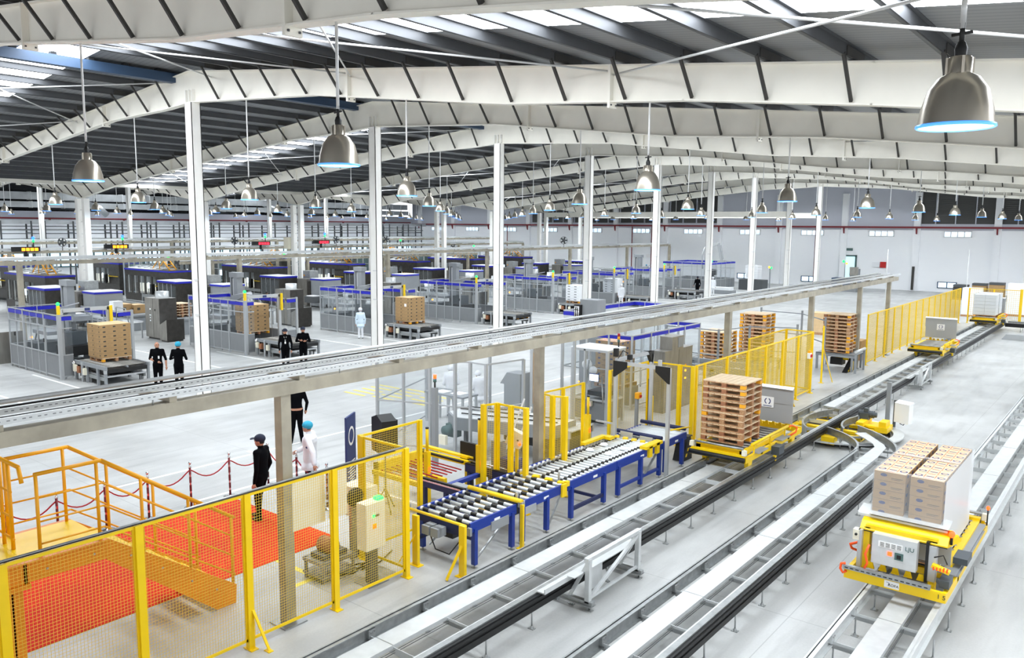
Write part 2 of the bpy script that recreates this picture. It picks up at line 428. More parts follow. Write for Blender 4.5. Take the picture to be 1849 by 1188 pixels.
# ---- rafters
def prof(side):
    # x, depth
    if side == 0: return [(XRT, .84), (-1, .78), (-4, .71), (-7.5, .68), (-12, .83), (-19, .70), (-24, .93), (XR, 1.0), (-27, .95), (-31, .64), (-41, .56), (-48, .56), (XV, .75)]
    return [(XV, .75), (-57, .56), (-66, .56), (-74, .62), (-78, .95), (XR2, 1.0), (-81, .95), (-85, .62), (-95, .56), (-104, .6)]
raf = {}
def rafter(k, side):
    y = FY0 + FD * k; key = side
    root = thing('roof_rafter', '', 'rafter', (0, y, 0))
    if key not in raf:
        P = prof(side); w = mb('white_steel'); fl = mb('white_steel')
        for (xa, da), (xb, db) in zip(P, P[1:]):
            za, zb = rz_top(xa), rz_top(xb)
            w.add([(xa, -.01, za - da), (xb, -.01, zb - db), (xb, -.01, zb), (xa, -.01, za), (xa, .01, za - da), (xb, .01, zb - db), (xb, .01, zb), (xa, .01, za)],
                  [(0, 1, 2, 3), (7, 6, 5, 4)])
            for zz in (0, 1):
                a = (xa, 0, za - da * zz); b = (xb, 0, zb - db * zz)
                d = Vector(b) - Vector(a); e = d.normalized() * .02
                fl.bar(Vector(a) - e, Vector(b) + e, .24, .025)
        brs = []
        for x in px:
            if (side == 0) != (x > XV - .01 and x <= XRT): continue
            if side == 1 and x > XV: continue
            dep = None
            for (xa, da), (xb, db) in zip(P, P[1:]):
                if min(xa, xb) <= x <= max(xa, xb): dep = da + (db - da) * (x - xa) / (xb - xa)
            if dep is None: continue
            t = rz_top(x)
            brs.append(mb('brace_dark').bar((x, -.62, t + .06), (x, -.05, t - dep + .05), .055, .055).mesh('brace'))
        sp = []
        for x in ((-9.2, -17.5, -31.6, -41.5) if side == 0 else (-62, -72, -88)):
            for (xa, da), (xb, db) in zip(P, P[1:]):
                if min(xa, xb) <= x <= max(xa, xb): dep = da + (db - da) * (x - xa) / (xb - xa)
            t = rz_top(x); q = mb('white_steel').box(x - .03, x + .03, -.14, .14, t - dep - .13, t + .01)
            for s_ in (-1, 1): q.use('galv_dark').cbox((x, s_ * .09, t - dep - .07), (.1, .03, .03)); q.use('white_steel')
            sp.append(q.mesh('splice_plate'))
        raf[key] = (w.mesh('web'), fl.mesh('flange'), brs, sp)
    w, f, brs, sp = raf[key]
    for nm, me in [('web', w), ('flange', f)] + [('brace', b) for b in brs] + [('splice_plate', s_) for s_ in sp]:
        o = bpy.data.objects.new(nm, me); COL.objects.link(o); o.parent = root
    return root
for k in range(-1, 9):
    r = rafter(k, 0); r['group'] = 'tapered rafters over the conveyor hall'
    r['label'] = 'white tapered steel rafter with dark braces, %s from the camera' % names[k + 1]
    if k >= 0:
        r = rafter(k, 1); r['group'] = 'tapered rafters over the far bay'; r['label'] = 'white rafter over the far left bay, %s row from the camera' % names[k]
# ---- columns
def column(x, y, h, lbl, grp, twin=False):
    c = thing('steel_column', lbl, 'column', (x, y, 0), 0, grp)
    m = mb('column_white')
    m.box(-.2, .2, -.17, -.145, 0, h).box(-.2, .2, .145, .17, 0, h).box(-.2, -.18, -.17, .17, 0, h).box(.18, .2, -.17, .17, 0, h)
    m.build('shaft', parent=c); mb('column_white').box(-.26, .26, -.24, .24, 0, .04).build('base_plate', parent=c)
    q = mb('column_white')
    for s_ in (-.2, 0, .2): q.box(s_ - .012, s_ + .012, -.13, .13, h + .02, h + .42)
    q.build('stiffener', parent=c)
    mb('alu_white').box(-.01, .26, -.2, -.19, 4.1, 4.14).box(-.01, .26, -.2, -.19, 2.9, 2.94).build('wall_hook', parent=c)
    return c
for k in range(0, 9):
    column(XR, FY0 + FD * k, 9.98, 'white steel column under the ridge, %s from the camera' % names[k], 'row of ridge columns')
    h = rz_top(XV) - .78
    c = thing('steel_column', 'pair of white column legs in the roof valley, %s from the camera' % names[k], 'column', (XV, FY0 + FD * k, 0), 0, 'row of valley columns')
    for s_ in (-.55, .35): mb('column_white').box(s_ - .17, s_ + .17, -.17, .17, 0, h).build('shaft', parent=c)
    lad = mb('alu_white')
    for j in range(9): lad.box(-.4, .2, -.02, .02, .8 + j * .75, .83 + j * .75)
    lad.build('rung', parent=c)
    if k < 8: column(XR2, FY0 + FD * (k + 0), 9.98, 'white steel column in the far left bay, %s from the camera' % names[k], 'row of far ridge columns')
# valley gutter beam
struct(mb('white_steel').box(XV - .4, XV + .4, -12, 87, rz_top(XV) + .02, rz_top(XV) + .24).build('trim_5'))
# portal tie beams low in the valley line
for k in (5, 6): tag(mb('white_steel').box(XV + .4, XR - .3, FY0 + FD * (k + 2) - .15, FY0 + FD * (k + 2) + .15, 7.0, 7.5).build('tie_beam'), 'long white tie beam between column rows, %s' % ('nearer of the two' if k == 5 else 'farther of the two'), 'beam')
# rod bracing
nodes = [XRT - 1, -9.2, -17.5, XR + 1.2]; nodes2 = [XR - 1.2, -34, -43, XV + .5]
for k in (-1, 1, 3, 5):
    y0, y1 = FY0 + FD * k, FY0 + FD * (k + 1)
    for nd in (nodes, nodes2):
        for pi_, (a, b) in enumerate(zip(nd, nd[1:])):
            for s_ in (0, 1):
                p = (a, y0 if s_ else y1, rz_top(a) - .12); q = (b, y1 if s_ else y0, rz_top(b) - .12 - .07 * s_)
                o = mb('alu_white').tube([p, q], .022, 6).build('bracing_rod')
                tag(o, 'white bracing rod beyond the %s rafter, %s slope, %s cross from the %s, %s one' % (names[k + 1], 'right' if nd is nodes else 'left', names[pi_], 'right' if nd is nodes else 'ridge', ('rising', 'falling')[s_]), 'rod', 'diagonal bracing rods under the roof')
# ---- ducts, pipes in the upper left void
for i, (z, x, r_) in enumerate(((8.6, -87.2, .45), (7.75, -86.9, .35))):
    d = mb('duct').box(x - r_, x + r_, 0, 84, z - r_ * .8, z + r_ * .8); d.use('galv_light')
    for k in range(28): d.box(x - r_ - .05, x + r_ + .05, k * 3, k * 3 + .08, z - r_ * .8 - .05, z + r_ * .8 + .05)
    tag(d.build('air_duct'), ('upper' if i == 0 else 'lower') + ' rectangular silver air duct above the far left wall', 'duct')
for y in (37, 60): tag(mb('duct').tube([(-87.2, y, 8.4), (-86.5, y + 2.5, 7.5), (-86.5, y + 3.2, 6.8)], .32, 10).build('branch_duct'), 'slanting round duct under the long silver duct, %s one' % ('left' if y == 37 else 'right'), 'duct')
# steel pipe gallery in front of the left wall
for j in range(9):
    y = 18 + j * 7.4
    g = thing('pipe_gallery', 'open steel gallery frame carrying pipes on the far left wall, %s from the left' % names[j], 'gallery', (-84.5, y, 0), 0, 'pipe gallery frames by the left wall')
    fr = mb('grey_dark')
    for yy in (0, 2.6, 3.6, 6.2):
        for xx in (0, 1.2): fr.box(xx - .06, xx + .06, yy - .06, yy + .06, 0, 6.15)
    for z in (3.9, 4.9, 5.6): fr.box(-.04, .04, 0, 7.3, z, z + .07)
    for yy in (2.6, 6.2): fr.box(0, 1.2, yy - .04, yy + .04, 5, 5.08)
    fr.build('frame', parent=g)
    pi_ = mb('galv')
    for z, r_ in ((6.0, .14), (5.3, .07), (4.4, .09), (4.05, .06)): pi_.tube([(.3, 0, z), (.3, 7.4, z)], r_, 6)
    pi_.build('pipe_run', parent=g)
    mb('duct').box(-.5, .9, 0, 7.4, 5.85, 6.25).build('cable_duct', parent=g)

# ---- lamps
lamp_light = bpy.data.lights.new('high_bay_light', 'SPOT'); lamp_light.energy = LAMP_POWER; lamp_light.spot_size = 2.5; lamp_light.spot_blend = .7; lamp_light.color = (.93, .98, 1); lamp_light.shadow_soft_size = .2
LZ = 6.76
sh = mb('lamp_shell').lathe([(.262, 0), (.258, .02), (.245, .12), (.205, .26), (.14, .35), (.075, .385), (.075, .50), (.07, .50)], 24)
shade_me = sh.mesh('shade')
rim_me = mb('lamp_rim').lathe([(.262, -.012), (.272, -.004), (.268, .012), (.255, .012), (.25, -.005), (.262, -.012)], 24).mesh('rim')
glow_me = mb('lamp_glow').lathe([(.0005, .03), (.12, .035), (.24, .06)], 24).mesh('diffuser')
fin = mb('lamp_shell').lathe([(.085, .36), (.085, .49), (.0005, .5)], 16)
for t in range(4): fin.cbox((.085 * math.cos(t * PI / 2 + .4), .085 * math.sin(t * PI / 2 + .4), .43), (.02, .02, .13), t * PI / 2 + .4)
fin.use('black').lathe([(.04, .5), (.045, .56), (.03, .6), (.012, .62)], 10).tube([(-.07, 0, .66), (.07, 0, .67)], .012, 6).tube([(0, 0, .6), (0, 0, .74)], .02, 6)
neck_me = fin.mesh('gear_housing')
rod_me = mb('alu_white').tube([(0, 0, 0), (0, 0, 1)], .02, 8).mesh('rod')
def lamp(x, k):
    y = FY0 + FD * k
    bot = None
    for P in (prof(0), prof(1)):
        for (xa, da), (xb, db) in zip(P, P[1:]):
            if min(xa, xb) <= x <= max(xa, xb): bot = rz_top(x) - (da + (db - da) * (x - xa) / (xb - xa))
    r = thing('pendant_lamp', '', 'lamp', (x, y, LZ), 0, 'pendant high bay lamps under rafter row %s' % names[k + 1])
    sho = None
    for nm, me in (('shade', shade_me), ('rim', rim_me), ('diffuser', glow_me), ('gear_housing', neck_me), ('rod', rod_me)):
        o = bpy.data.objects.new(nm, me); COL.objects.link(o); o.parent = sho if nm in ('rim', 'diffuser') else r
        if nm == 'shade': sho = o
        if nm == 'rod': o.location = (0, 0, .7); o.scale = (1, 1, bot - LZ - .7)
    l = bpy.data.objects.new('bulb_light', lamp_light); COL.objects.link(l); l.parent = r; l.location = (0, 0, -.02)
    return r
for k in range(-1, 9):
    for j in range(13):
        if k == -1 and j > 3: continue
        x = -1.25 - 7.05 * j
        r = lamp(x, k)
        r['label'] = 'silver bell pendant lamp, %s from the right in the %s row from the camera' % (names[j], names[k + 1])
# ================================================================ floor tracks
def rail(m, x, y0, y1, s=1, z=.5, h=.2):
    m.box(x - .006, x + .006, y0, y1, z - h, z); m.box(min(x, x + s * .06), max(x, x + s * .06), y0, y1, z - .012, z); m.box(min(x, x + s * .06), max(x, x + s * .06), y0, y1, z - h, z - h + .012)
def foot_mesh(m):
    return mb(m).tube([(0, 0, .012), (0, 0, .3)], .012, 6).box(-.05, .05, -.035, .035, 0, .012).lathe([(.03, .012), (.02, .04), (.014, .05)], 8).mesh('foot')
FOOT = foot_mesh('galv')
def track(name, label, xl, xr, y0, y1, black, cover, gap=None, step=1.06, ph=0.0, left='galv', cov='galv_light'):
    t = thing(name, label, 'track', (xl, y0, 0)); L = y1 - y0; w = xr - xl
    segs = [(0, L)]
    m = mb(left); rail(m, 0, 0, L, 1)
    m.use('black_rubber').box(-.03, 0, 0, L, .43, .505)
    m.use(left).box(-.03, -.006, 0, L, .505, .512)
    y = .8
    while y < L:
        m.use(left).cbox((.03, y, .4), (.05, .12, .12)); m.use('chrome')
        for dy in (-.03, .03): m.cbox((.06, y + dy, .43), (.02, .018, .018))
        y += step
    m.build('left_rail', parent=t)
    m = mb('galv_light'); rail(m, w, 0, L, -1)
    if black:
        m.use('black_rubber').box(w + .004, w + .11, 0, L, .27, .485).use('black').box(w + .11, w + .13, 0, L, .33, .38).box(w + .11, w + .13, 0, L, .42, .46)
        m.use('galv').box(w - .03, w + .06, 0, L, .487, .51)
    else:
        m.use('galv_light').box(w, w + .05, 0, L, .3, .31).box(w, w + .03, 0, L, .5, .51)
    m.build('right_rail', parent=t)
    tie = mb('galv_light').box(.0, w, -.03, .03, .27, .33).box(0, w, -.03, -.02, .27, .37).mesh('cross_tie')
    i = 0; y = ph + .8
    while y < L and i < 60:
        o = bpy.data.objects.new('cross_tie', tie); COL.objects.link(o); o.parent = t; o.location = (0, y, 0)
        for xx in (.06, w + .09):
            if i < 45:
                f = bpy.data.objects.new('foot', FOOT); COL.objects.link(f); f.parent = o; f.location = (xx, 0, 0)
        y += step; i += 1
    if cover:
        cs = [(0, L)] if not gap else [(0, gap[0] - y0), (gap[1] - y0, L)]
        for a, b in cs:
            if b - a < .2: continue
            c = mb(cov).box(cover[0] - xl, cover[1] - xl, a, b, .385, .4).box(cover[0] - xl, cover[0] - xl + .012, a, b, .34, .385).box(cover[1] - xl - .012, cover[1] - xl, a, b, .34, .385)
            c.use('galv')
            y = a + 2.0
            while y < b: c.box(cover[0] - xl, cover[1] - xl, y, y + .012, .4, .403); y += 3.0
            c.build('cover_plate', parent=t)
            w_ = mb('galv_dark')
            for z in (.30, .335): w_.box(cover[1] - xl + .03, cover[1] - xl + .036, a, b, z, z + .006)
            w_.build('wire_tray', parent=t)
    return t
track('shuttle_track', 'long grey track with black side rail running under the pallet shuttles beside the blue conveyor', -8.09, -6.96, 2.0, 57.0, True, (-7.92, -7.58), gap=(21.9, 25.95))
track('shuttle_track', 'grey track with black side rail between the other two, ending in the curve', -5.5, -4.56, 6.0, 20.85, True, (-5.30, -4.98))
track('shuttle_track', 'grey track without black rail, rightmost, under the cart numbered 15', -3.09, -2.07, 7.0, 44.0, False, (-2.72, -2.40), left='galv_light')
t = track('shuttle_track', 'far cross track with black side leaving to the right beyond the farthest shuttle', 0, 1.1, 0, 11.0, True, None)
t.location = (-6.75, 57.1, 0); t.rotation_euler = (0, 0, -PI / 2)

# turntable with curved rails
tt = thing('track_turntable', 'round track switch with yellow beams and curved rails where two tracks meet', 'turntable', (-7.0, 24.15, 0))
R_ = 1.85
d = mb('galv_light')
n = 40
for i in range(n):
    a0, a1 = 2 * PI * i / n, 2 * PI * (i + 1) / n
    if 0.2 < (i / n) < .47: continue
    P = [(math.cos(a) * r, math.sin(a) * r, .17) for a, r in ((a0, R_ - .28), (a1, R_ - .28), (a1, R_), (a0, R_))]
    d.add(P + [(p[0], p[1], .13) for p in P], [(0, 1, 2, 3)[::-1], (4, 5, 6, 7), (2, 3, 7, 6), (0, 1, 5, 4)])
d.build('ring_plate', parent=tt)
d = mb('grey_dark').lathe([(R_ - .35, .12), (R_ - .30, .12), (R_ - .30, .0), (R_ - .35, .0), (R_ - .35, .12)], 40)
d.build('base_ring', parent=tt)
yb = mb('yellow')
for y in (-.95, -.35, .45, 1.05): yb.box(-1.05, 1.0, y - .1, y + .1, .16, .24)
yb.box(-1.1, -.9, -1.0, 1.1, .12, .22).box(.8, 1.0, -1.0, 1.1, .12, .22).box(.15, .5, -1.75, -1.45, .1, .3).build('yellow_beam', parent=tt)
mb('black').box(-.95, .8, -.28, .35, .12, .16).box(-.9, -.2, .6, .95, .1, .2).build('drive_plate', parent=tt)
mo = mb('yellow').box(.55, 1.35, .35, 1.0, .14, .3).box(.55, .75, .1, 1.05, .3, .42).box(1.1, 1.3, .4, .85, .3, .45)
mo.build('drive_bracket', parent=tt)
mo = mb('motor_grey'); mo.lathe([(0.001, 0), (.1, 0), (.1, .42), (.075, .42), (.075, .5), (.001, .5)], 14, (.45, .75, .56), 'x')
for k in range(8): mo.lathe([(.112, k * .05 + .06), (.112, k * .05 + .075)], 14, (.45, .75, .56), 'x')
mo.box(.5, .75, .62, .88, .4, .6).box(.6, .72, .66, .8, .64, .74).build('drive_motor', parent=tt)
def curved(pts, par, nm='curved_rail'):
    # channel section swept along pts (z base .3 .. .5)
    P = [Vector((x, y, 0)) for x, y in pts]
    # smooth by chaikin
    for _ in range(3):
        Q = [P[0]]
        for a, b in zip(P, P[1:]): Q += [a * .75 + b * .25, a * .25 + b * .75]
        Q.append(P[-1]); P = Q
    m = mb('galv'); vs = []
    sec = [(-.004, .3), (.05, .3), (.05, .312), (.008, .312), (.008, .488), (.05, .488), (.05, .5), (-.004, .5)]
    for i, p in enumerate(P):
        dd = (P[min(i + 1, len(P) - 1)] - P[max(0, i - 1)]).normalized(); nn = Vector((dd.y, -dd.x, 0))
        for u, z in sec: vs.append((p.x + nn.x * u, p.y + nn.y * u, z))
    k = len(sec)
    m.add(vs, [(i * k + j, i * k + (j + 1) % k, (i + 1) * k + (j + 1) % k, (i + 1) * k + j) for i in range(len(P) - 1) for j in range(k)] + [tuple(range(k)), tuple(range((len(P) - 1) * k, len(P) * k))[::-1]])
    for i in range(4, len(P) - 4, 6):
        m.cbox((P[i].x, P[i].y, .25), (.05, .05, .12)); m.tube([(P[i].x, P[i].y, .0), (P[i].x, P[i].y, .25)], .012, 6)
    return m.build(nm, parent=par)
o = Vector((-7.0, 24.15))
def rel(pts): return [(x - o.x, y - o.y) for x, y in pts]
curved(rel([(-7.22, 22.3), (-7.5, 22.7), (-7.72, 23.4), (-7.72, 24.4), (-7.4, 25.2)]), tt)
curved(rel([(-6.42, 22.9), (-6.62, 23.3), (-6.72, 24.0), (-6.55, 24.8)]), tt)
cv = thing('curved_track', 'curved end of the middle track bending left into the round switch', 'track', (-5.5, 20.85, 0))
curved([(-1.3, 1.95), (-.75, 1.58), (-.3, 1.05), (-.05, .5), (0, 0)], cv)
curved([(-.7, 2.7), (.05, 2.1), (.6, 1.35), (.86, .6), (.92, 0)], cv)
c = mb('galv_light'); c.prism([(.2, 0), (.2, .95), (.08, 1.25), (-.25, 1.7), (-.62, 2.12), (-.4, 2.38), (.34, 1.32), (.46, 1.02), (.52, 0)], .385, .4); c.build('cover_plate', parent=cv)
c = mb('galv')
for a, b in (((-.02, .5), (.9, .5)), ((-.15, 1.0), (.72, 1.1)), ((-.5, 1.4), (.35, 1.75)), ((-1.0, 1.8), (-.2, 2.4))): c.bar((a[0], a[1], .28), (b[0], b[1], .28), .05, .05)
c.build('cross_tie', parent=cv)
mb('galv').box(-7.75, -7.4, 25.86, 25.95, .28, .4).box(-7.78, -7.35, 25.8, 25.86, .36, .39).tube([(-7.45, 25.9, .3), (-7.35, 25.75, .15), (-7.1, 25.7, .12)], .015, 6).build('plate_end', parent=tt).location = (7.0, -24.15, 0)

def rail_guard(y, label):
    g = thing('rail_guard', label, 'guard', (-6.55, y, 0), 0, 'braced guards beside the long track')
    f = mb('galv_light'); Lg = 1.55
    f.box(-.04, .04, -.04, .04, .12, .84).box(-.04, .04, Lg - .04, Lg + .04, .12, .84).box(-.05, .03, -.06, Lg + .06, .80, .86)
    f.bar((0, 0, .16), (0, Lg, .78), .05).bar((0, 0, .18), (0, Lg, .2), .04)
    f.bar((-.35, 0, .14), (0, 0, .78), .05).bar((-.35, Lg, .14), (0, Lg, .78), .05); f.build('frame', parent=g)
    f = mb('galv')
    for yy in (0, Lg): f.box(-.72, .1, yy - .04, yy + .04, .08, .15).box(-.72, .1, yy - .08, yy + .08, .08, .09)
    f.build('base_beam', parent=g)
    for yy in (0, Lg):
        for xx in (-.62, .03):
            f = bpy.data.objects.new('foot', FOOT); COL.objects.link(f); f.parent = g; f.location = (xx, yy, 0); f.scale = (1.2, 1.2, .3)
    mb('galv_light').box(-.34, -.2, -.9, Lg + .2, .52, .54).box(-.2, -.185, -.9, Lg + .2, .52, .6).box(-.2, -.06, -.3, Lg + .1, .6, .615).box(-.26, -.18, .3, .7, .15, .52).build('guide_plate', parent=g)
rail_guard(10.2, 'galvanised braced rail guard beside the black rail in the foreground')
rail_guard(33.0, 'small distant galvanised rail guard beside the black rail beyond the round switch')

s = thing('marker_post', 'short grey square post standing left of the back-turned switch box', 'post', (-6.05, 26.17, 0))
mb('grey_paint').box(-.06, .06, -.05, .05, 0, 1.36).use('galv').box(-.1, .1, -.09, .09, 0, .02).build('post', parent=s)
s = thing('switch_box', 'light grey control box on its own post beside the round track switch', 'control box', (-5.68, 25.4, 0), -.35)
mb('grey_dark').box(-.03, .03, -.03, .03, 0, .98).box(-.09, .09, -.09, .09, 0, .015).build('post', parent=s)
mb('box_white').box(.06, .52, -.12, .08, .36, .94).prism([(-.13, .94), (.09, .94), (.09, 1.0)], .05, .53, 'x').build('box', parent=s)
mb('black').box(.0, .2, .05, .09, .84, .9).box(.0, .2, .05, .09, .38, .44).tube([(.2, 0, .36), (.15, .05, .3), (.28, .02, .28), (.34, 0, .36)], .012, 6).build('bracket', parent=s)

# ================================================================ pallets
WW, DD = 1.06, 1.06
deck_me = MB(); deck_me.use('wood_light')
for i in range(7): deck_me.box(i * .152, i * .152 + .14, 0, DD, .125, .147)
deck_me.use('wood')
for y in (0, .47, .96): deck_me.box(0, WW, y, y + .1, .105, .125)
deck_me = deck_me.mesh('deck')
bot_me = mb('wood')
for y in (0, .47, .96): bot_me.box(0, WW, y, y + .1, 0, .022)
bot_me = bot_me.mesh('bottom_boards')
BLK = {m: mb(m).box(0, .12, 0, .1, .022, .105).mesh('block') for m in ('wood', 'wood_red', 'wood_yellow')}
def pallet(loc, label, grp, ypr=.2, sx=1, sy=1, rz=0, lowd=False):
    p = thing('wooden_pallet', label, 'pallet', loc, rz, grp)
    for nm, me in (('deck', deck_me), ('bottom_boards', bot_me)):
        o = bpy.data.objects.new(nm, me); COL.objects.link(o); o.parent = p; o.scale = (sx, sy, 1)
    for i in range(3):
        for j in range(3):
            if i == 1 and j == 1 and lowd: continue
            r = random.random(); m = 'wood_yellow' if (r < ypr and i != 1) else ('wood_red' if r < .6 else 'wood')
            o = bpy.data.objects.new('block', BLK[m]); COL.objects.link(o); o.parent = p; o.scale = (sx, sy, 1); o.location = ((0, .47, .94)[i] * sx, (0, .47, .96)[j] * sy, 0)
    return p
def stack(x, y, z, n, what, ypr=.3, sx=1, sy=1):
    for i in range(n):
        w = 'topmost' if i == n - 1 else ('bottom one' if i == 0 else '%s from the bottom' % names[i])
        pallet((x + random.uniform(-.012, .012), y + random.uniform(-.012, .012), z + i * .149), 'empty wooden pallet %s, %s' % (what, w), 'empty pallets ' + what, ypr, sx, sy)

# cartons
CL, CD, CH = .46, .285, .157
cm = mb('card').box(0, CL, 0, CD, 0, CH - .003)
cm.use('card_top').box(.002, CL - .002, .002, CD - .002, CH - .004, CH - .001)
def oval(m, c, rx, ry, ax, n=14):
    m.add([(c[0] + rx * math.cos(2 * PI * k / n), c[1] + ry * math.sin(2 * PI * k / n), c[2]) if ax == 'z' else (c[0] + rx * math.cos(2 * PI * k / n), c[1], c[2] + ry * math.sin(2 * PI * k / n)) if ax == 'y' else (c[0], c[1] + rx * math.cos(2 * PI * k / n), c[2] + ry * math.sin(2 * PI * k / n)) for k in range(n)], [tuple(range(n))])
cm.use('ink_red').box(.0, CL, .05, .066, CH - .001, CH).box(.15, .164, .07, CD, CH - .001, CH).box(.30, .314, .07, CD, CH - .001, CH)
cm.use('ink_blue'); oval(cm, (.075, .17, CH), .06, .06, 'z'); oval(cm, (.39, .17, CH), .06, .06, 'z'); cm.box(.18, .29, .15, .19, CH - .001, CH); cm.box(.18, .28, .03, .042, CH - .001, CH); oval(cm, (.14, -.001, .1), .05, .028, 'y'); oval(cm, (CL + .001, .14, .1), .05, .03, 'x')
cm.use('card_top'); oval(cm, (.075, .17, CH + .001), .036, .03, 'z'); oval(cm, (.39, .17, CH + .001), .036, .03, 'z')
cm.use('ink_dark').box(.25, .42, -.001, 0, .06, .068).box(.25, .38, -.001, 0, .04, .046).box(-.0, CL, -.001, 0, .0, .004)
carton_me = cm.mesh('carton')
NUM = ('one', 'two', 'three', 'four', 'five', 'six', 'seven', 'eight', 'nine')
def cartons(x, y, z, nx, ny, nz, me, what, sx=1, sy=1, sz=1, gapx=0, cl=CL, cd=CD, ch=CH):
    for k in range(nz):
        for i in range(nx):
            for j in range(ny):
                if 0 < i < nx - 1 and 0 < j < ny - 1 and k < nz - 1: continue
                o = bpy.data.objects.new('carton', me); COL.objects.link(o)
                o.scale = (sx, sy, sz); o.location = (x + i * cl * sx + (gapx if i >= nx / 2 else 0) + random.uniform(-.003, .003), y + j * cd * sy, z + k * ch * sz)
                tag(o, 'carton %s, layer %s, column %s, row %s' % (what, NUM[k], NUM[i], NUM[j]), 'carton', 'cartons ' + what)

# ================================================================ shuttle vehicles
def vehicle(loc, rz, label, cab=True):
    v = thing('pallet_shuttle', label, 'shuttle', loc, rz, None)
    # local: x 0..1.42, y 0 (open end) .. 3.75 (cabinet end); z measured from floor
    Lv = 3.72; Wv = 1.42
    m = mb('yellow').box(0, .06, .1, Lv - .06, .6, .74).box(Wv - .06, Wv, .1, Lv - .06, .6, .74).box(0, Wv, 0, .1, .6, .74)
    for y in (.9, 1.8, 2.7): m.box(0, Wv, y, y + .1, .62, .72)
    m.box(.1, Wv - .1, .12, .24, .76, .88).box(.1, .22, .12, 2.7, .74, .84).box(Wv - .22, Wv - .1, .12, 2.7, .74, .84)
    m.build('chassis', parent=v)
    m = mb('grey_paint').box(-.02, .1, .5, 2.9, .745, .765).box(Wv - .1, Wv + .1, .5, 1.1, .745, .765).box(Wv - .1, Wv + .1, 2.0, 2.6, .745, .765).use('grey_dark').box(.22, Wv - .22, .3, 2.75, .735, .745)
    m.build('deck_plate', parent=v)
    m = mb('steel')
    for k in range(11): m.tube([(.2, .34 + k * .24, .82), (Wv - .2, .34 + k * .24, .82)], .035, 8)
    m.build('roller', parent=v)
    m = mb('yellow').tube([(Wv - .02, .35, .98), (Wv - .02, 2.7, .98)], .035, 8)
    for y in (.5, 1.5, 2.5): m.bar((Wv - .02, y, .74), (Wv - .02, y, .97), .03)
    m.build('side_rail', parent=v)
    m = mb('galv').tube([(.1, .05, .92), (Wv - .1, .05, .92)], .028, 8)
    for x in (.12, Wv - .12): m.bar((x, .05, .74), (x, .05, .92), .03)
    m.use('cream').cbox((.05, .02, .86), (.09, .1, .12)).cbox((Wv - .06, .02, .84), (.09, .1, .12)); m.build('end_stop', parent=v)
    mb('black_rubber').lathe([(.001, 0), (.06, 0), (.06, 1.38), (.001, 1.38)], 12, (.02, -.05, .68), 'x').build('bumper', parent=v)
    m = mb('yellow').box(.05, 1.37, -.02, .02, .72, .79)
    for x in (.3, 1.36):
        for y in (.25, 3.1):
            m.prism([(y - .1, .62), (y + .16, .62), (y + .1, .45), (y + .08, .42), (y - .06, .42)], x - .05, x + .05, 'x')
    m.pieces('wheel_bracket', parent=v)
    m = mb('black').lathe([(.001, 0), (.085, 0), (.085, .06), (.001, .06)], 14, (.38, .3, .59), 'x').lathe([(.001, 0), (.085, 0), (.085, .06), (.001, .06)], 14, (1.22, .3, .59), 'x')
    m.pieces('wheel', parent=v)
    m = mb('motor_grey').box(Wv, Wv + .2, 1.55, 1.9, .5, .7).box(Wv + .02, Wv + .16, 1.5, 1.95, .36, .5).use('yellow').box(Wv + .04, Wv + .16, 1.42, 1.5, .38, .5)
    m.build('current_collector', parent=v)
    mb('orange_hose').tube([(Wv + .0, 2.72, .7), (Wv + .12, 2.9, .8), (Wv + .12, 3.0, .9), (Wv, 2.95, .95), (Wv - .05, 2.8, .93)], .022, 6).build('hose', parent=v)
    # cabinet end
    m = mb('yellow').box(-.0, Wv, Lv - .06, Lv, .62, .77)
    for x in (.21, Wv - .27): m.box(x, x + .09, Lv - .42, Lv - .3, .74, 1.4)
    m.box(.2, Wv - .2, Lv - .42, Lv - .3, 1.36, 1.44)
    m.prism([(Lv - .62, 1.52), (Lv - .40, 1.47), (Lv - .29, 1.37), (Lv - .29, 1.34), (Lv - .41, 1.44), (Lv - .62, 1.49)], .07, Wv - .12, 'x'); m.use('black').box(.07, Wv - .12, Lv - .29, Lv - .285, 1.335, 1.35); m.use('yellow')
    for i in range(5): m.prism([(.33 + i * .18, .76), (.45 + i * .18, .76), (.42 + i * .18, .86), (.36 + i * .18, .86)], Lv - .3, Lv - .27, 'y')
    m.build('cabinet_frame', parent=v)
    sc_ = mb('cell_frame').box(.07, Wv - .24 + (.2 if cab is True else 0), Lv - .66, Lv - .64, .95, 1.48).add([(.04, Lv - .66, 1.48), (Wv - .2, Lv - .66, 1.48), (Wv - .2, Lv - .42, 1.58), (.04, Lv - .42, 1.58)], [(0, 1, 2, 3)])
    if cab is True: sc_.use('galv_light').add([(.05, Lv - .78, 1.87), (Wv - .02, Lv - .78, 1.87), (Wv - .04, Lv - .64, 1.92), (.05, Lv - .64, 1.92), (.05, Lv - .64, 1.48), (Wv - .04, Lv - .64, 1.48)], [(0, 1, 2, 3), (3, 2, 5, 4)]).use('cell_frame').box(.05, Wv - .04, Lv - .68, Lv - .65, 1.45, 1.9)
    sc_.build('load_screen', parent=v)
    return v
def screen_label(v, y):
    m = mb('label_white').box(.55, .88, y - .006, y - .001, 1.32, 1.6)
    m.use('ink_blue')
    for a0 in range(16):
        if a0 in (3, 4, 11, 12): continue
        a, b = a0 * PI / 8, (a0 + 1) * PI / 8
        m.add([(.715 + r_ * math.cos(t), y - .008, 1.48 + r_ * math.sin(t)) for t, r_ in ((a, .06), (b, .06), (b, .085), (a, .085))], [(0, 1, 2, 3)])
    m.box(.60, .83, y - .008, y - .006, 1.345, 1.365); m.build('emblem_label', parent=v)
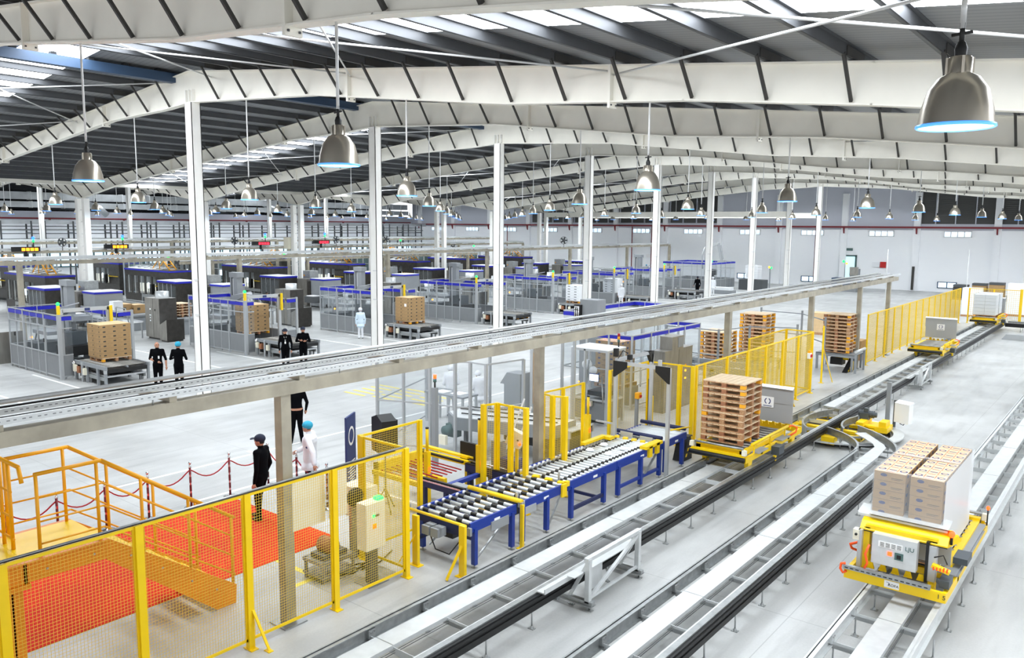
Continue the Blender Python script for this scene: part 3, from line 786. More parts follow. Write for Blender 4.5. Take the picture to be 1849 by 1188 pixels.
va = vehicle((-8.42, 17.5, .0), 0, 'yellow pallet shuttle carrying ten stacked empty pallets beside the conveyor')
screen_label(va, 3.72 - .68)
vb = vehicle((-8.36, 38.9, .0), 0, 'empty yellow shuttle with grey metal screen, middle of the three on the long track')
screen_label(vb, 3.72 - .68)
vc = vehicle((-8.38, 54.2, .0), 0, 'farthest yellow shuttle carrying two film-wrapped pallets at the track end')
vd = vehicle((-1.97, 16.32, 0), PI, 'yellow pallet shuttle numbered 15 carrying two wrapped carton stacks, on the rightmost track', cab=False)
# electric cabinet, sign and number on the near one (local frame of vd: y = Lv is the near end)
Lv = 3.72
m = mb('galv_light').box(.44, 1.07, Lv - .27, Lv - .13, .92, 1.38); m.use('label_white').box(.64, .98, Lv - .13, Lv - .127, 1.2, 1.29)
m.use('ink_dark')
for k in range(4):
    for r_ in range(4): m.box(.655 + k * .08, .715 + k * .08, Lv - .127, Lv - .125, 1.212 + r_ * .018, 1.219 + r_ * .018)
ec = m.build('electric_cabinet', parent=vd)
mb('motor_green').box(.62, .74, Lv - .13, Lv - .12, 1.05, 1.16).use('black').box(.65, .71, Lv - .12, Lv - .116, 1.07, 1.13).build('main_switch', parent=ec)
mb('signal_red').box(.78, .84, Lv - .13, Lv - .12, 1.09, 1.15).build('indicator', parent=ec)
text('LJU', .09, 'motor_green', ec, (.54, Lv - .126, 1.25), (PI / 2, 0, PI))
m = mb('galv').box(.2, 1.43, Lv - .02, Lv + .05, .78, .84); m.use('black')
for k in range(15): m.box(.23 + k * .08, .28 + k * .08, Lv + .05, Lv + .053, .8, .815)
m.build('cable_channel', parent=vd)
mp_ = mb('label_white').box(.62, .83, Lv, Lv + .004, .64, .75).build('maker_plate', parent=vd)
text('ROFA', .058, 'ink_dark', mp_, (.70, Lv + .007, .685), (PI / 2, 0, PI))
q = mb('ink_blue'); q.add([(.79 + r_ * math.cos(t * .45 + 1.2), Lv + .006, .70 + r_ * .7 * math.sin(t * .45 + 1.2)) for t in range(8) for r_ in (.03, .038)], [(2 * i, 2 * i + 1, 2 * i + 3, 2 * i + 2) for i in range(7)]); q.build('maker_mark', parent=mp_)
text('1 5', .095, 'ink_dark', vd, (.055, Lv + .004, .70), (PI / 2, 0, PI))
mb('orange_hose').tube([(1.1, Lv - .1, 1.2), (1.14, Lv - .06, 1.05), (1.1, Lv - .05, .92), (1.13, Lv - .02, .84)], .018, 6).tube([(1.40, Lv + .02, .86), (1.46, Lv + .02, .84), (1.47, Lv + .02, .76), (1.43, Lv + .02, .70), (1.38, Lv + .02, .74)], .02, 6).build('orange_cable', parent=vd)
mb('cream').box(1.28, 1.37, Lv - .3, Lv - .18, 1.2, 1.36).use('black').lathe([(.02, 0), (.02, .02), (.001, .02)], 8, (1.32, Lv - .18, 1.29), 'y').build('switch_unit', parent=vd)
m = mb('alu').box(1.24, 1.3, Lv - .4, Lv - .2, .76, 1.36).box(.2, .3, Lv - .38, Lv - .24, .8, 1.34).use('black').box(.3, .34, Lv - .3, Lv - .22, .78, 1.4); m.pieces('side_panel', parent=vd)
m = mb('signal_red').ball((.05, Lv - .45, 1.52), .045, (1, 1, 1.2)).ball((-.02, .3, 1.12), .03, (1, 1, 1.3)); m.use('black').tube([(.05, Lv - .45, 1.36), (.05, Lv - .45, 1.5)], .02, 6).tube([(-.02, .3, .8), (-.02, .3, 1.1)], .012, 6).build('warning_light', parent=vd)
m = mb('yellow').bar((.0, Lv - .2, 1.02), (.24, Lv - .2, 1.08), .1, .05).bar((.12, Lv - .45, 1.34), (-.02, Lv - .6, 1.44), .05, .1).use('orange_hose')
for k in range(5): m.cbox((.03 + k * .045, Lv - .17, 1.05), (.02, .05, .05))
m.use('black').tube([(.22, Lv - .2, 1.2), (.1, Lv - .2, 1.26), (.05, Lv - .25, 1.12)], .01, 6).use('motor_grey').cbox((.06, Lv - .3, .84), (.14, .3, .12)).cbox((-.0, 2.5, .92), (.2, .4, .1)); m.pieces('sensor_arm', parent=vd)
mb('grey_paint').box(-.0, .26, .25, 3.0, .78, .80).box(1.2, 1.4, .3, 2.9, .78, .79).build('deck_cover', parent=vd)
m = mb('galv_light').box(.12, 1.4, Lv - .56, Lv - .5, 1.50, 1.535).add([(.12, Lv - .56, 1.53), (1.42, Lv - .56, 1.53), (1.42, Lv - .9, 1.58), (.12, Lv - .9, 1.58)], [(0, 1, 2, 3)]); m.build('top_plate', parent=vd)

# pallets of wrapped cartons on shuttle 15
for i, (y, w) in enumerate(((13.32, 'nearer'), (14.52, 'farther'))):
    pallet((-3.2, y, .86), 'wooden pallet under the %s wrapped carton stack on shuttle 15' % w, None, .1, .93, 1.07)
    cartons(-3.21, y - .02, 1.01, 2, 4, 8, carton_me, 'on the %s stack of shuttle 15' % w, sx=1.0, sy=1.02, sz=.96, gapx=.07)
    f = MB(); x0, x1, y0, y1, z0, z1 = -3.225, -2.185, y - .035, y + 1.165, .9, 2.225
    f.use('film').quad((x0, y0, z0), (x1, y0, z0), (x1, y0, z1), (x0, y0, z1)).quad((x0, y1, z0), (x1, y1, z0), (x1, y1, z1), (x0, y1, z1)).quad((x0, y0, z0), (x0, y1, z0), (x0, y1, z1), (x0, y0, z1))
    f.use('film_glare').quad((x1, y0, z0), (x1, y1, z0), (x1, y1, z1), (x1, y0, z1))  # glare on the right face, put in as whiter, denser film
    f.use('film'); e = .07
    for a, b in (((x0, y0), (x1, y0)), ((x1, y0), (x1, y1)), ((x1, y1), (x0, y1)), ((x0, y1), (x0, y0))):
        cx, cy_ = (x0 + x1) / 2, (y0 + y1) / 2
        def sh_(p): return (p[0] + (e if p[0] < cx else -e), p[1] + (e if p[1] < cy_ else -e), z1 + .01)
        f.add([(a[0], a[1], z1), (b[0], b[1], z1), sh_(b), sh_(a)], [(0, 1, 2, 3)])
    tag(f.build('stretch_film'), 'clear stretch film wrapped round the %s carton stack on shuttle 15' % w, 'film')
    if i == 0: tag(mb('label_white').box(-3.18, -2.98, y0 - .006, y0 - .001, 1.22, 1.33).build('paper_label'), 'white paper label stuck on the film of the nearer carton stack', 'label')
# empty pallets
stack(-8.36, 17.98, .86, 10, 'in the tall stack on the nearest shuttle', .22)
# white wrapped loads on the far shuttle
for i, (x, y) in enumerate(((-8.3, 54.7), (-8.3, 56.1))):
    pallet((x, y, .86), 'pallet under the %s white wrapped load on the farthest shuttle' % ('nearer', 'farther')[i], None, .2, 1.1, 1.0)
    f = mb('box_white')
    for a in range(2):
        for b in range(2):
            for c in range(6): f.box(x + a * .58, x + a * .58 + .57, y + b * .52, y + b * .52 + .51, 1.01 + c * .2, 1.2 + c * .2)
    f.use('film'); f.box(x - .02, x + 1.18, y - .02, y + 1.06, 1.0, 2.22)
    tag(f.build('wrapped_load'), 'white film-wrapped load on the farthest shuttle, %s of the two' % ('nearer', 'farther')[i], 'load')

for i, (x, y, lb) in enumerate(((-6.35, 51.6, 'grey sloped block on the floor right of the long track near the farthest shuttle'), (-9.0, 50.5, 'grey floor ramp left of the long track near the farthest shuttle'))):
    b_ = thing('floor_guard', lb, 'guard', (x, y, 0)); mb('cell_frame').prism([(0, 0), (1.1, 0), (1.1, .3 if i == 0 else .12), (.2, .3 if i == 0 else .12)], 0, .5, 'y').build('block', parent=b_)
# ================================================================ yellow mesh fences
def mesh_panel(L, z0, z1, sp=.041, w=.0032, top=True, solid='yellow'):
    """panel in the local x direction, from 0 to L"""
    f = mb(solid).box(0, L, -.012, .012, z0, z0 + .04)
    if top: f.box(0, L, -.016, .016, z1 - .04, z1)
    f.box(0, .025, -.012, .012, z0, z1).box(L - .025, L, -.012, .012, z0, z1)
    m = mb('yellow_wire'); n = int(L / sp); 
    for i in range(1, n): x = L * i / n; m.box(x - w / 2, x + w / 2, -w / 2, w / 2, z0, z1)
    n = int((z1 - z0) / sp)
    for i in range(1, n): z = z0 + (z1 - z0) * i / n; m.box(0, L, -w / 2, w / 2, z - w / 2, z + w / 2)
    return f, m
def fence(label, pts, H=2.28, postw=.07, every=1.53, skip_end=False, sp=.041, w=.0032, post_first=True):
    """pts: list of ground points; panels between consecutive points"""
    root = thing('mesh_fence', label, 'fence', (pts[0][0], pts[0][1], 0))
    o = Vector((pts[0][0], pts[0][1]))
    post = mb('yellow').box(-postw / 2, postw / 2, -postw / 2, postw / 2, 0, H).box(-.09, .11, -.06, .06, 0, .012).mesh('post')
    for i, p in enumerate(pts):
        if i == 0 and not post_first: continue
        q = bpy.data.objects.new('post', post); COL.objects.link(q); q.parent = root; q.location = (p[0] - o.x, p[1] - o.y, 0)
    for a, b in zip(pts, pts[1:]):
        d = Vector((b[0] - a[0], b[1] - a[1])); L = d.length - postw; ang = math.atan2(d.y, d.x)
        f, m = mesh_panel(L, .12, H, sp, w)
        for nm, g in (('panel_frame', f), ('wire_mesh', m)):
            q = g.build(nm, parent=root); u = d.normalized() * (postw / 2); q.location = (a[0] - o.x + u.x, a[1] - o.y + u.y, 0); q.rotation_euler = (0, 0, ang)
    return root
FX = -9.62
ff = fence('long yellow mesh fence in the foreground in front of the orange stairs', [(FX, Y) for Y in (1.57, 3.10, 4.63, 6.16, 7.69, 9.22)], postw=.09)
mb('galv').tube([(0, 0, 2.305), (0, 9.22 - 1.57, 2.305)], .016, 6).use('black').tube([(.02, .2, 2.30), (.02, 7.4, 2.29)], .007, 5).build('conduit', parent=ff).location = (0, 0, 0)
m = mb('yellow')
m.bar((.04, 6.16 - 1.57 + .03, .58), (.27, 6.16 - 1.57 + .12, .02), .05, .012).box(.2, .32, 6.16 - 1.57 + .08, 6.16 - 1.57 + .16, 0, .012); m.build('stay_brace', parent=ff)
fence('short yellow mesh fence pieces enclosing the cream control boxes', [(-9.62, 9.26), (-10.75, 9.26)], postw=.06, post_first=False)
fence('yellow mesh fence between the control boxes and the yellow roller frame', [(-10.85, 9.30), (-10.85, 10.78)], postw=.08)
tag(mb('cream').box(-9.80, -9.76, 7.03, 7.63, 1.43, 2.22).box(-9.80, -9.76, 7.73, 8.07, 1.43, 2.22).build('back_panel'), 'cream sheet panels fixed behind the foreground yellow mesh fence', 'panel')
cb = thing('control_cabinet', 'cream control cabinet with green light behind the foreground mesh fence', 'cabinet', (-10.05, 8.5, 0))
mb('cream').box(0, .24, 0, .42, .62, 1.42).build('body', parent=cb)
mb('grey_dark').box(.06, .18, .12, .3, 0, .62).use('galv').box(-.1, .3, .0, .44, 0, .02).build('stand', parent=cb)
mb('signal_green').box(.08, .2, .3, .42, 1.42, 1.47).box(.24, .25, .14, .19, 1.18, 1.22).build('green_lamp', parent=cb)
mb('yellow').box(.24, .245, .14, .22, .98, 1.06).use('signal_red').box(.245, .26, .16, .2, 1.0, 1.04).use('black').box(.24, .25, .2, .28, 1.18, 1.21).build('switch', parent=cb)
cb = thing('control_cabinet', 'pale grey cabinet standing beyond the cabinet with the green light', 'cabinet', (-11.3, 9.3, 0))
mb('cream').box(0, .55, -.1, .3, .75, 1.3).build('body', parent=cb); mb('grey_dark').box(.1, .45, 0, .25, 0, .75).build('stand', parent=cb)
# small motor drive and trolley behind the fence
tr = thing('drive_unit', 'greasy brown drive unit with round fan on a low frame behind the mesh fence', 'machine', (-10.7, 8.3, 0))
m = mb('steel').box(-.3, .25, -.2, .5, .3, .36).box(-.3, .25, -.2, .5, .08, .12)
for x in (-.28, .2):
    for y in (-.18, .45): m.box(x, x + .04, y, y + .04, 0, .36)
m.build('frame', parent=tr)
mb('wood_red').lathe([(.001, 0), (.14, .0), (.14, .3), (.001, .3)], 14, (-.2, .15, .52), 'x').use('grey_dark').box(-.2, .15, -.1, .4, .36, .44).build('gearbox', parent=tr)
mb('black').lathe([(.17, 0), (.17, .06), (.1, .08), (.001, .08)], 16, (.0, .7, 1.25), 'x').use('steel').box(-.06, .0, .64, .76, .1, 1.15).build('fan', parent=tr)
m = mb('black')
for i, (a, b, c) in enumerate(((.3, .2, .0), (.1, .9, .2), (.45, .5, .6))): m.tube([(-.2, a, .02), (.15, b, .02), (.3, c + .4, .02), (.1, c + .9, .03)], .014, 6)
m.build('cable', parent=tr)

# ================================================================ red carpet
cp = mb('carpet').box(-15.55, -11.92, .5, 9.6, 0, .012).build('carpet'); tag(cp, 'bright orange-red carpet runner on the concrete floor', 'carpet')
for i, (a, b, c, d) in enumerate(((-11.4, -10.75, 8.17, 8.27), (-10.85, -10.75, 7.7, 8.17))):
    pass
fm = mb('paint_yellow').box(-12.0, -10.75, 8.17, 8.27, .001, .004).box(-10.85, -10.75, 7.6, 8.17, .001, .004)
tag(fm.build('floor_marking'), 'yellow corner floor line beside the foreground mesh fence', 'marking')
fm = mb('paint_white')
for k in range(-1, 9):
    y = 12.72 + 8.05 * k
    fm.box(-34.5, -28.5, y, y + .1, .001, .004).box(-39.5, -28.5, y + 5.7, y + 5.8, .001, .004)
fm.box(-18.2, -18.1, 8, 34, .001, .004).box(-15.95, -15.85, 9, 12.2, .001, .004).box(-18.5, -12, 11.9, 12.0, .001, .004)
tag(fm.build('floor_marking'), 'white painted floor lines running across the concrete', 'marking')
fm = mb('paint_yellow')
for k in range(5):
    for r_ in range(3): fm.box(-22.6 + r_ * 1.35, -21.5 + r_ * 1.35, 18.6 + k * .42 + r_ * .15, 18.72 + k * .42 + r_ * .15, .001, .004)
tag(fm.build('floor_marking'), 'faded yellow striped floor marking behind the glass enclosure', 'marking')

# ================================================================ orange stair platform
st_ = thing('stair_platform', 'orange steel crossover platform with yellow handrails and descending stairs', 'stairs', (-12.1, 3.9, 0))
X0, X1 = 0, 1.05           # far / near side (local x)
PL = .97; ZP = 1.68; YE, ZE = 2.95, .0     # stair foot
m = mb('orange_dark')
for x in (X0, X1):
    m.box(x - .02, x + .02, -2.4, PL, ZP - .30, ZP); m.box(x - .02, x + .09 * (1 if x else -1), -2.4, PL, ZP - .02, ZP)
    m.prism([(PL, ZP), (YE, .30), (YE - .02, .0), (YE - .35, .0), (PL, ZP - .32)], x - .021, x + .021, 'x')
m.box(-.02, X1 + .02, -.08, -.04, ZP - .3, ZP).use('galv')
for y, z in ((1.3, 1.32), (1.75, .98), (2.2, .62), (2.6, .34), (.2, 1.5), (.8, 1.5)): m.cbox((X1 + .025, y, z), (.015, .025, .025))
m.build('stringer', parent=st_)
m = mb('yellow').box(0, X1, -.05, PL, ZP - .015, ZP + .006)
for i in range(7):
    y = PL + .02 + i * .27; z = ZP - (i + 1) * .2; m.box(.02, X1 - .02, y, y + .27, z - .01, z + .01)
m.build('tread', parent=st_)
def railing(m, P, w=.045):
    for a, b in zip(P, P[1:]): m.tube([a, b], w / 2, 8)
for i, x in enumerate((X0, X1)):
    m = mb('orange'); a = (x, .12, ZP + 1.1); b = (x, PL, ZP + 1.1); c = (x, YE, .30 + 1.1)
    railing(m, [a, b, c], .055)
    for h in (.78, .46, .16): railing(m, [(x, .12, ZP + h), (x, PL, ZP + h), (x, YE, .3 + h)], .026)
    sl = (.3 - ZP) / (YE - PL)
    for y in (.14, .9, 1.5, 2.2, 2.9): z = ZP if y < PL else ZP + sl * (y - PL); m.tube([(x, y, z), (x, y, z + 1.1)], .024, 8)
    m.build('handrail', parent=st_)
# crossing walkway going left (away from the fence) with its rails
m = mb('orange_dark').box(-6, X1 - .02, -.62, -.5, ZP - .3, ZP).box(-6, 0, -.08, -.02, ZP - .28, ZP - .0); m.build('walkway_beam', parent=st_)
mb('yellow').box(-6, X1 - .02, -.6, -.05, ZP - .012, ZP + .004).build('walkway_plate', parent=st_)
m = mb('orange')
railing(m, [(-5, -.0, ZP + 1.2), (.9, -.0, ZP + 1.2), (.98, .0, ZP + 1.0)], .055); railing(m, [(-5, .0, ZP + .8), (.6, .0, ZP + .8)], .03); railing(m, [(-5, .0, ZP + .45), (.6, .0, ZP + .45)], .03); railing(m, [(-5, .0, ZP + .15), (.6, .0, ZP + .15)], .03)
for x in (-4, -2.6, -1.2, .25, .55): m.tube([(x, 0, ZP), (x, 0, ZP + 1.2)], .026, 8)
m.build('handrail', parent=st_)
m = mb('orange_dark').box(X1 - .25, X1 - .22, -.35, -.1, 0, ZP - .3).box(X1 - .02, X1 + .01, -.35, -.1, 0, ZP - .3).box(X1 - .25, X1 + .01, -.235, -.215, 0, ZP - .3).box(X1 - .33, X1 + .08, -.42, -.02, ZP - .36, ZP - .3)
m.box(-2.4, -2.2, -.35, -.1, 0, ZP - .3).pieces('support_column', parent=st_)

# ================================================================ rope stanchions
post_me = mb('chrome').lathe([(.001, 0), (.15, 0), (.15, .012), (.03, .03), (.024, .04)], 16).use('stanchion').tube([(0, 0, .04), (0, 0, .9)], .024, 10)
post_me.use('chrome').lathe([(.03, .88), (.03, .92), (.018, .93), (.018, .945)], 10).ball((0, 0, .975), .035, n=10, m=6)
for z in (.15, .32, .5, .68): post_me.lathe([(.026, z), (.026, z + .05)], 10)
post_me = post_me.mesh('rope_stanchion')
SX = [(-15.62, 5.21 + .88 * k - .88) for k in range(0, 8)] + [(-14.5, 10.6), (-13.3, 10.5)]
SX = [(-15.75, 4.33), (-15.76, 5.21), (-15.72, 6.08), (-15.7, 6.96), (-15.63, 7.78), (-15.62, 8.70), (-15.63, 9.63), (-15.65, 10.63), (-14.55, 10.62), (-13.35, 10.5)]
for i, (x, y) in enumerate(SX):
    o = bpy.data.objects.new('rope_stanchion', post_me); COL.objects.link(o); o.location = (x, y, 0)
    w = ('dark red rope stanchion post with silver ball top, %s from the left' % names[i]) if i < 8 else ('rope stanchion the person in white holds' if i == 8 else 'rope stanchion at the right end behind the fence')
    tag(o, w, 'stanchion', 'rope stanchions along the red carpet')
for i, ((x0, y0), (x1, y1)) in enumerate(zip(SX, SX[1:])):
    pts = [(x0 + (x1 - x0) * t / 10 + 0, y0 + (y1 - y0) * t / 10, .86 - .26 * (1 - (2 * t / 10 - 1) ** 2) - (.03 if t in (0, 10) else 0)) for t in range(11)]
    o = mb('rope_red').tube(pts, .014, 6).use('chrome').tube([pts[0], pts[1]], .011, 6).tube([pts[-2], pts[-1]], .011, 6).build('velvet_rope')
    tag(o, 'sagging red barrier rope, %s from the left' % names[i], 'rope', 'barrier ropes along the red carpet')

# ================================================================ overhead cable bridge
br = thing('cable_bridge', 'long overhead steel beam on grey columns carrying cable trays, crossing the foreground', 'beam', (-9.85, -2, 0))
LB = 44.5
mb('beam_steel').box(-.1, .1, 0, LB, 3.53, 3.71).build('main_beam', parent=br)
cols = [6.97, 13.2, 22.75, 30.2, 36.4, 41.2]
for y in cols:
    xo = -.57 if y == 13.2 else 0; yo = y + (.85 if xo else 0) + 2
    mb('beam_steel').box(xo - .085, xo + .085, yo - .085, yo + .085, 0, 3.53 if not xo else 3.6).use('galv').box(xo - .2, xo + .2, yo - .2, yo + .2, 0, .02).build('column', parent=br)
    if xo: mb('beam_steel').box(xo - .1, -.1, yo - .08, yo + .08, 3.58, 3.70).build('bracket', parent=br)
arm = mb('beam_steel').box(-.98, .07, -.05, .05, 3.71, 3.785).mesh('arm')
y = 1.2
while y < LB:
    o = bpy.data.objects.new('arm', arm); COL.objects.link(o); o.parent = br; o.location = (0, y, 0); y += 2.02
mb('galv_light').tube([(-.85, 0, 3.855), (-.85, LB, 3.855)], .03, 8).build('pipe', parent=br)
for x in (-.43, .08):
    m = mb('galv_light')
    m.box(x - .005, x + .005, 0, LB + .5, 3.785, 3.855).box(x - .05, x, 0, LB + .5, 3.785, 3.79).box(x - .05, x, 0, LB + .5, 3.85, 3.855)
    m.use('grey_panel'); yy = .2
    while yy < 28: m.box(x + .005, x + .007, yy, yy + .035, 3.815, 3.828).box(x + .005, x + .007, yy + .07, yy + .10, 3.815, 3.828); yy += .16
    m.build('tray_channel', parent=br)
m = mb('galv')
yy = .3
while yy < LB: m.box(-.85, -.43, yy, yy + .05, 3.785, 3.80); yy += .72
m.build('tray_rung', parent=br)
for x, z in ((-.74, 3.81), (-.20, 3.80), (-.15, 3.80), (-.10, 3.80)): mb('black_rubber').tube([(x, 0, z), (x, LB, z)], .018, 6).build('cable', parent=br)
m = mb('galv')
for yy in range(1, 44, 3): m.tube([(.05, yy, 3.70), (.05, yy, 3.80)], .012, 6)
m.build('stud', parent=br)

# ================================================================ blue roller conveyor
def roller_section(root, x0, x1, y0, y1, zt, step, banded=True, legs=(), side='blue'):
    m = mb(side)
    for x in (x0, x1): m.box(x - .02, x + .02, y0, y1, zt - .16, zt + .02)
    m.use('label_white').box(x1 + .02, x1 + .022, (y0 + y1) / 2, (y0 + y1) / 2 + .16, zt - .12, zt - .07); m.pieces('side_frame', parent=root)
    n = int((y1 - y0 - .1) / step)
    me = mb('roller').tube([(0, 0, 0), (x1 - x0 - .04, 0, 0)], .037, 10)
    if banded:
        me.use('roller_black'); Lr = x1 - x0
        for f in ((.05, .38, .70) if step > .15 else (.1, .45, .8)): me.lathe([(.0377, 0), (.0377, Lr * (.11 if step > .15 else .07))], 10, (Lr * f, 0, 0), 'x')
        me.use('label_white').lathe([(.041, 0), (.041, .05)], 10, (0.0, 0, 0), 'x')
    me = me.mesh('roller')
    for i in range(n):
        o = bpy.data.objects.new('roller', me); COL.objects.link(o); o.parent = root; o.location = (x0 + .02, y0 + .08 + i * (y1 - y0 - .14) / max(1, n - 1), zt - .01)
    for y in legs:
        for x in (x0, x1):
            mb(side).box(x - .045, x + .045, y - .04, y + .04, .06, zt - .1).use('galv').tube([(x, y, 0), (x, y, .06)], .015, 6).box(x - .05, x + .05, y - .04, y + .04, 0, .01).build('leg', parent=root)
    return root
cx0, cx1, ZC = -10.25, -8.97, .83
gm = 'sections of the blue roller conveyor'
cs = []
for i, (a, b, st, lg, lbl) in enumerate(((10.12, 11.42, .17, (10.25, 11.3), 'nearest section of the blue roller conveyor with yellow end bars'),
        (11.56, 13.0, .19, (11.62, 12.4), 'second section of the blue roller conveyor behind the yellow bar'),
        (13.1, 15.0, .145, (13.25, 14.5), 'third section of the blue roller conveyor, densely set with rollers'),
        (15.02, 17.1, .13, (15.1, 16.1, 17.0), 'fourth section of the blue conveyor with white discs on the rollers'),
        (17.14, 18.4, .12, (17.3, 18.2), 'last section of the blue roller conveyor next to the loaded shuttle'))):
    r = thing('roller_conveyor', lbl, 'conveyor', (cx0, a, 0), 0, gm)
    roller_section(r, 0, cx1 - cx0, 0, b - a, ZC, st, i != 4, [y - a for y in lg]); cs.append(r)
r = cs[0]; w = cx1 - cx0
m = mb('yellow').tube([(-.15, -.12, .84), (w + .02, -.12, .84)], .028, 8); m.build('end_bar', parent=r)
mb('yellow').tube([(.05, 1.36, .9), (w + .1, 1.36, .9)], .045, 10).build('end_bar', parent=r)
m = mb('grey_paint').box(.32, .5, -.22, .0, .5, .66).box(.54, .72, -.22, 0, .5, .66).box(w + .02, w + .04, .55, 1.05, .55, .72).cbox((-.15, -.12, .86), (.1, .1, .1)).cbox((w + .08, 1.36, .84), (.1, .08, .1)).cbox((w + .04, -.05, .72), (.08, .05, .14)); m.pieces('junction_box', parent=r)
m = mb('blue_dark').box(0, w, .1, .18, .5, .7).box(0, w, .0, .06, .62, .78).box(0, .05, 0, 1.2, .25, .31); m.pieces('cross_member', parent=r)
m = mb('galv').bar((w, .1, .1), (w, 1.0, .65), .03).bar((.1, .2, .1), (.3, .8, .62), .03).use('black').tube([(.4, -.1, .5), (.5, -.05, .2), (.7, .1, .1), (.9, .2, .4)], .012, 6).box(.2, .6, .3, .8, .3, .6); m.pieces('brace', parent=r)
m = mb('galv').bar((w, .9, .1), (w, 1.3, .65), .03).use('black').box(.3, .8, .2, .7, .35, .6).use('alu').box(w + .02, w + .04, .0, .45, .58, .72).cbox((w - .1, .02, .93), (.05, .03, .16)).cbox((w + .06, -.02, .84), (.08, .06, .12)); m.pieces('drive', parent=cs[1])
m = mb('yellow')
for i in range(4): m.cbox((.25 + i * .32, 1.43, .85), (.14, .12, .06), .3)
m.cbox((w + .05, 1.36, .74), (.04, .16, .26)).cbox((w + .02, 1.5, .84), (.08, .1, .1)); m.pieces('lifter', parent=cs[1])
m = mb('blue_dark').box(0, w, 1.15, 1.2, .2, .26).box(w - .03, w + .03, .15, 1.4, .2, .27).box(-.03, .03, .15, 1.4, .2, .27).use('alu').box(w - .25, w - .2, .02, .04, .85, 1.0); m.build('cross_member', parent=cs[2])
m = mb('yellow').box(-.05, .08, .55, 1.5, .88, .94).box(.05, .25, 1.4, 1.6, .86, .93).box(w - .1, w + .08, 1.2, 2.0, .86, .93).box(w + .02, w + .08, 1.35, 1.5, .64, .9).box(w + .02, w + .08, 1.7, 1.85, .66, .92)
for i in range(5): m.cbox((.2 + i * .24, 1.8, .86), (.12, .14, .05), .4)
m.use('alu').box(.2, .55, 1.95, 1.97, .84, .98).box(.75, 1.1, 1.95, 1.97, .82, .95); m.pieces('centring_arm', parent=cs[3])
m = mb('galv').bar((w, 1.1, .12), (w, 1.9, .68), .04); m.use('blue').box(w - .03, w + .03, .1, 2.0, .2, .26).box(-.03, .03, .1, 2.0, .2, .26); m.build('brace', parent=cs[3])
for i, (x, y) in enumerate(((.35, .35), (.85, .35), (.35, .95), (.9, .95))):
    o = mb('box_white').lathe([(.001, 0), (.1, 0), (.1, .02), (.07, .03), (.07, .05), (.001, .05)], 16).build('white_disc'); o.location = (cx0 + x, 15.02 + y, ZC + .025)
    tag(o, 'small white round plate on the conveyor rollers, %s' % ('left front', 'right front', 'left rear', 'right rear')[i], 'plate', 'white discs on the rollers')
m = mb('blue_dark').tube([(0, -.02, .94), (w, -.02, .94)], .05, 10).tube([(0, 1.22, .94), (w, 1.22, .94)], .05, 10).use('yellow').tube([(w - .15, .7, .98), (w + .1, 1.25, 1.0)], .02, 6); m.pieces('end_bar', parent=cs[4])
t = thing('impact_guard', 'black and yellow striped wedge at the end of the blue conveyor', 'guard', (-9.4, 18.55, 0))
m = mb('black').prism([(0, 0), (.5, 0), (.5, .62), (.25, .62)], 0, .3, 'x').use('yellow')
for k in range(4): m.prism([(.12 + k * .1, .1 + k * .14), (.2 + k * .1, .1 + k * .14), (.24 + k * .08, .18 + k * .14), (.16 + k * .08, .18 + k * .14)], .3, .304, 'x')
m.build('wedge', parent=t)
# yellow guard posts round the conveyor front
def gpost(x, y, h, label, brace=None, w_=.13, d_=.06, m_='yellow', base=True):
    g = thing('guard_post', label, 'post', (x, y, 0))
    q = mb(m_).box(-w_ / 2, w_ / 2, -d_ / 2, d_ / 2, 0, h)
    if base: q.box(-w_ / 2 - .06, w_ / 2 + .06, -d_ / 2 - .04, d_ / 2 + .04, 0, .012)
    q.build('post', parent=g)
    if brace: mb(m_).bar((brace[0], brace[1], .02), (0, brace[1] * .1, h * .62), .06, .02).build('stay', parent=g)
    return g
gpost(-8.87, 9.83, .92, 'thick yellow guard post with slanting stay at the conveyor front', (-.1, -.3))
gpost(-9.85, 9.68, .92, 'thick yellow guard post beside the mesh fence corner', (-.28, -.15))
gpost(-8.84, 11.45, .86, 'slim yellow post at the side of the second conveyor section', None, .07, .05)
# cross conveyors (blue) feeding from the left
cc = thing('chain_conveyor', 'pair of dark blue chain beams joining the yellow station to the rollers', 'conveyor', (-11.5, 11.5, 0))
m = mb('blue_dark').box(0, 1.2, -.06, .02, .66, .82).box(0, 1.2, 1.32, 1.40, .64, .80).use('blue').box(.46, .56, .02, 1.32, .66, .74).build('beam', parent=cc)
m = mb('black').box(0, 1.2, -.05, .01, .82, .85).use('chrome').box(.0, 1.15, -.1, -.07, .80, .83).use('black').box(0, 1.2, 1.33, 1.39, .80, .83).use('chrome').tube([(.0, 1.45, .86), (1.1, 1.45, .86)], .02, 6).use('grey_paint').box(.7, 1.1, .1, .3, .74, .8); m.pieces('chain_guide', parent=cc)
for x in (.1, .7):
    for y in (-.03, 1.36): mb('blue_dark').box(x - .04, x + .04, y - .04, y + .04, 0, .66).build('leg', parent=cc)
ys_ = thing('magazine_station', 'yellow framed pallet station with red slats behind the mesh fence', 'station', (-13.0, 11.5, 0))
m = mb('yellow').box(0, .08, 0, 1.5, .55, .85).box(1.42, 1.5, 0, .1, .0, .85).box(0, 1.5, 1.42, 1.5, .74, .84).box(0, 1.5, -.04, .04, .60, .70).box(0, .08, -.0, .08, 0, .85).box(0, .08, 1.42, 1.5, 0, .85).box(1.4, 1.48, 1.42, 1.5, 0, .8).box(.1, 1.4, .75, .85, .4, .58)
m.build('frame', parent=ys_)
m = mb('rope_red')
for k in range(9): m.bar((.1, .12 + k * .15, .68), (1.4, .1 + k * .15, .66), .03, .02)
m.use('galv')
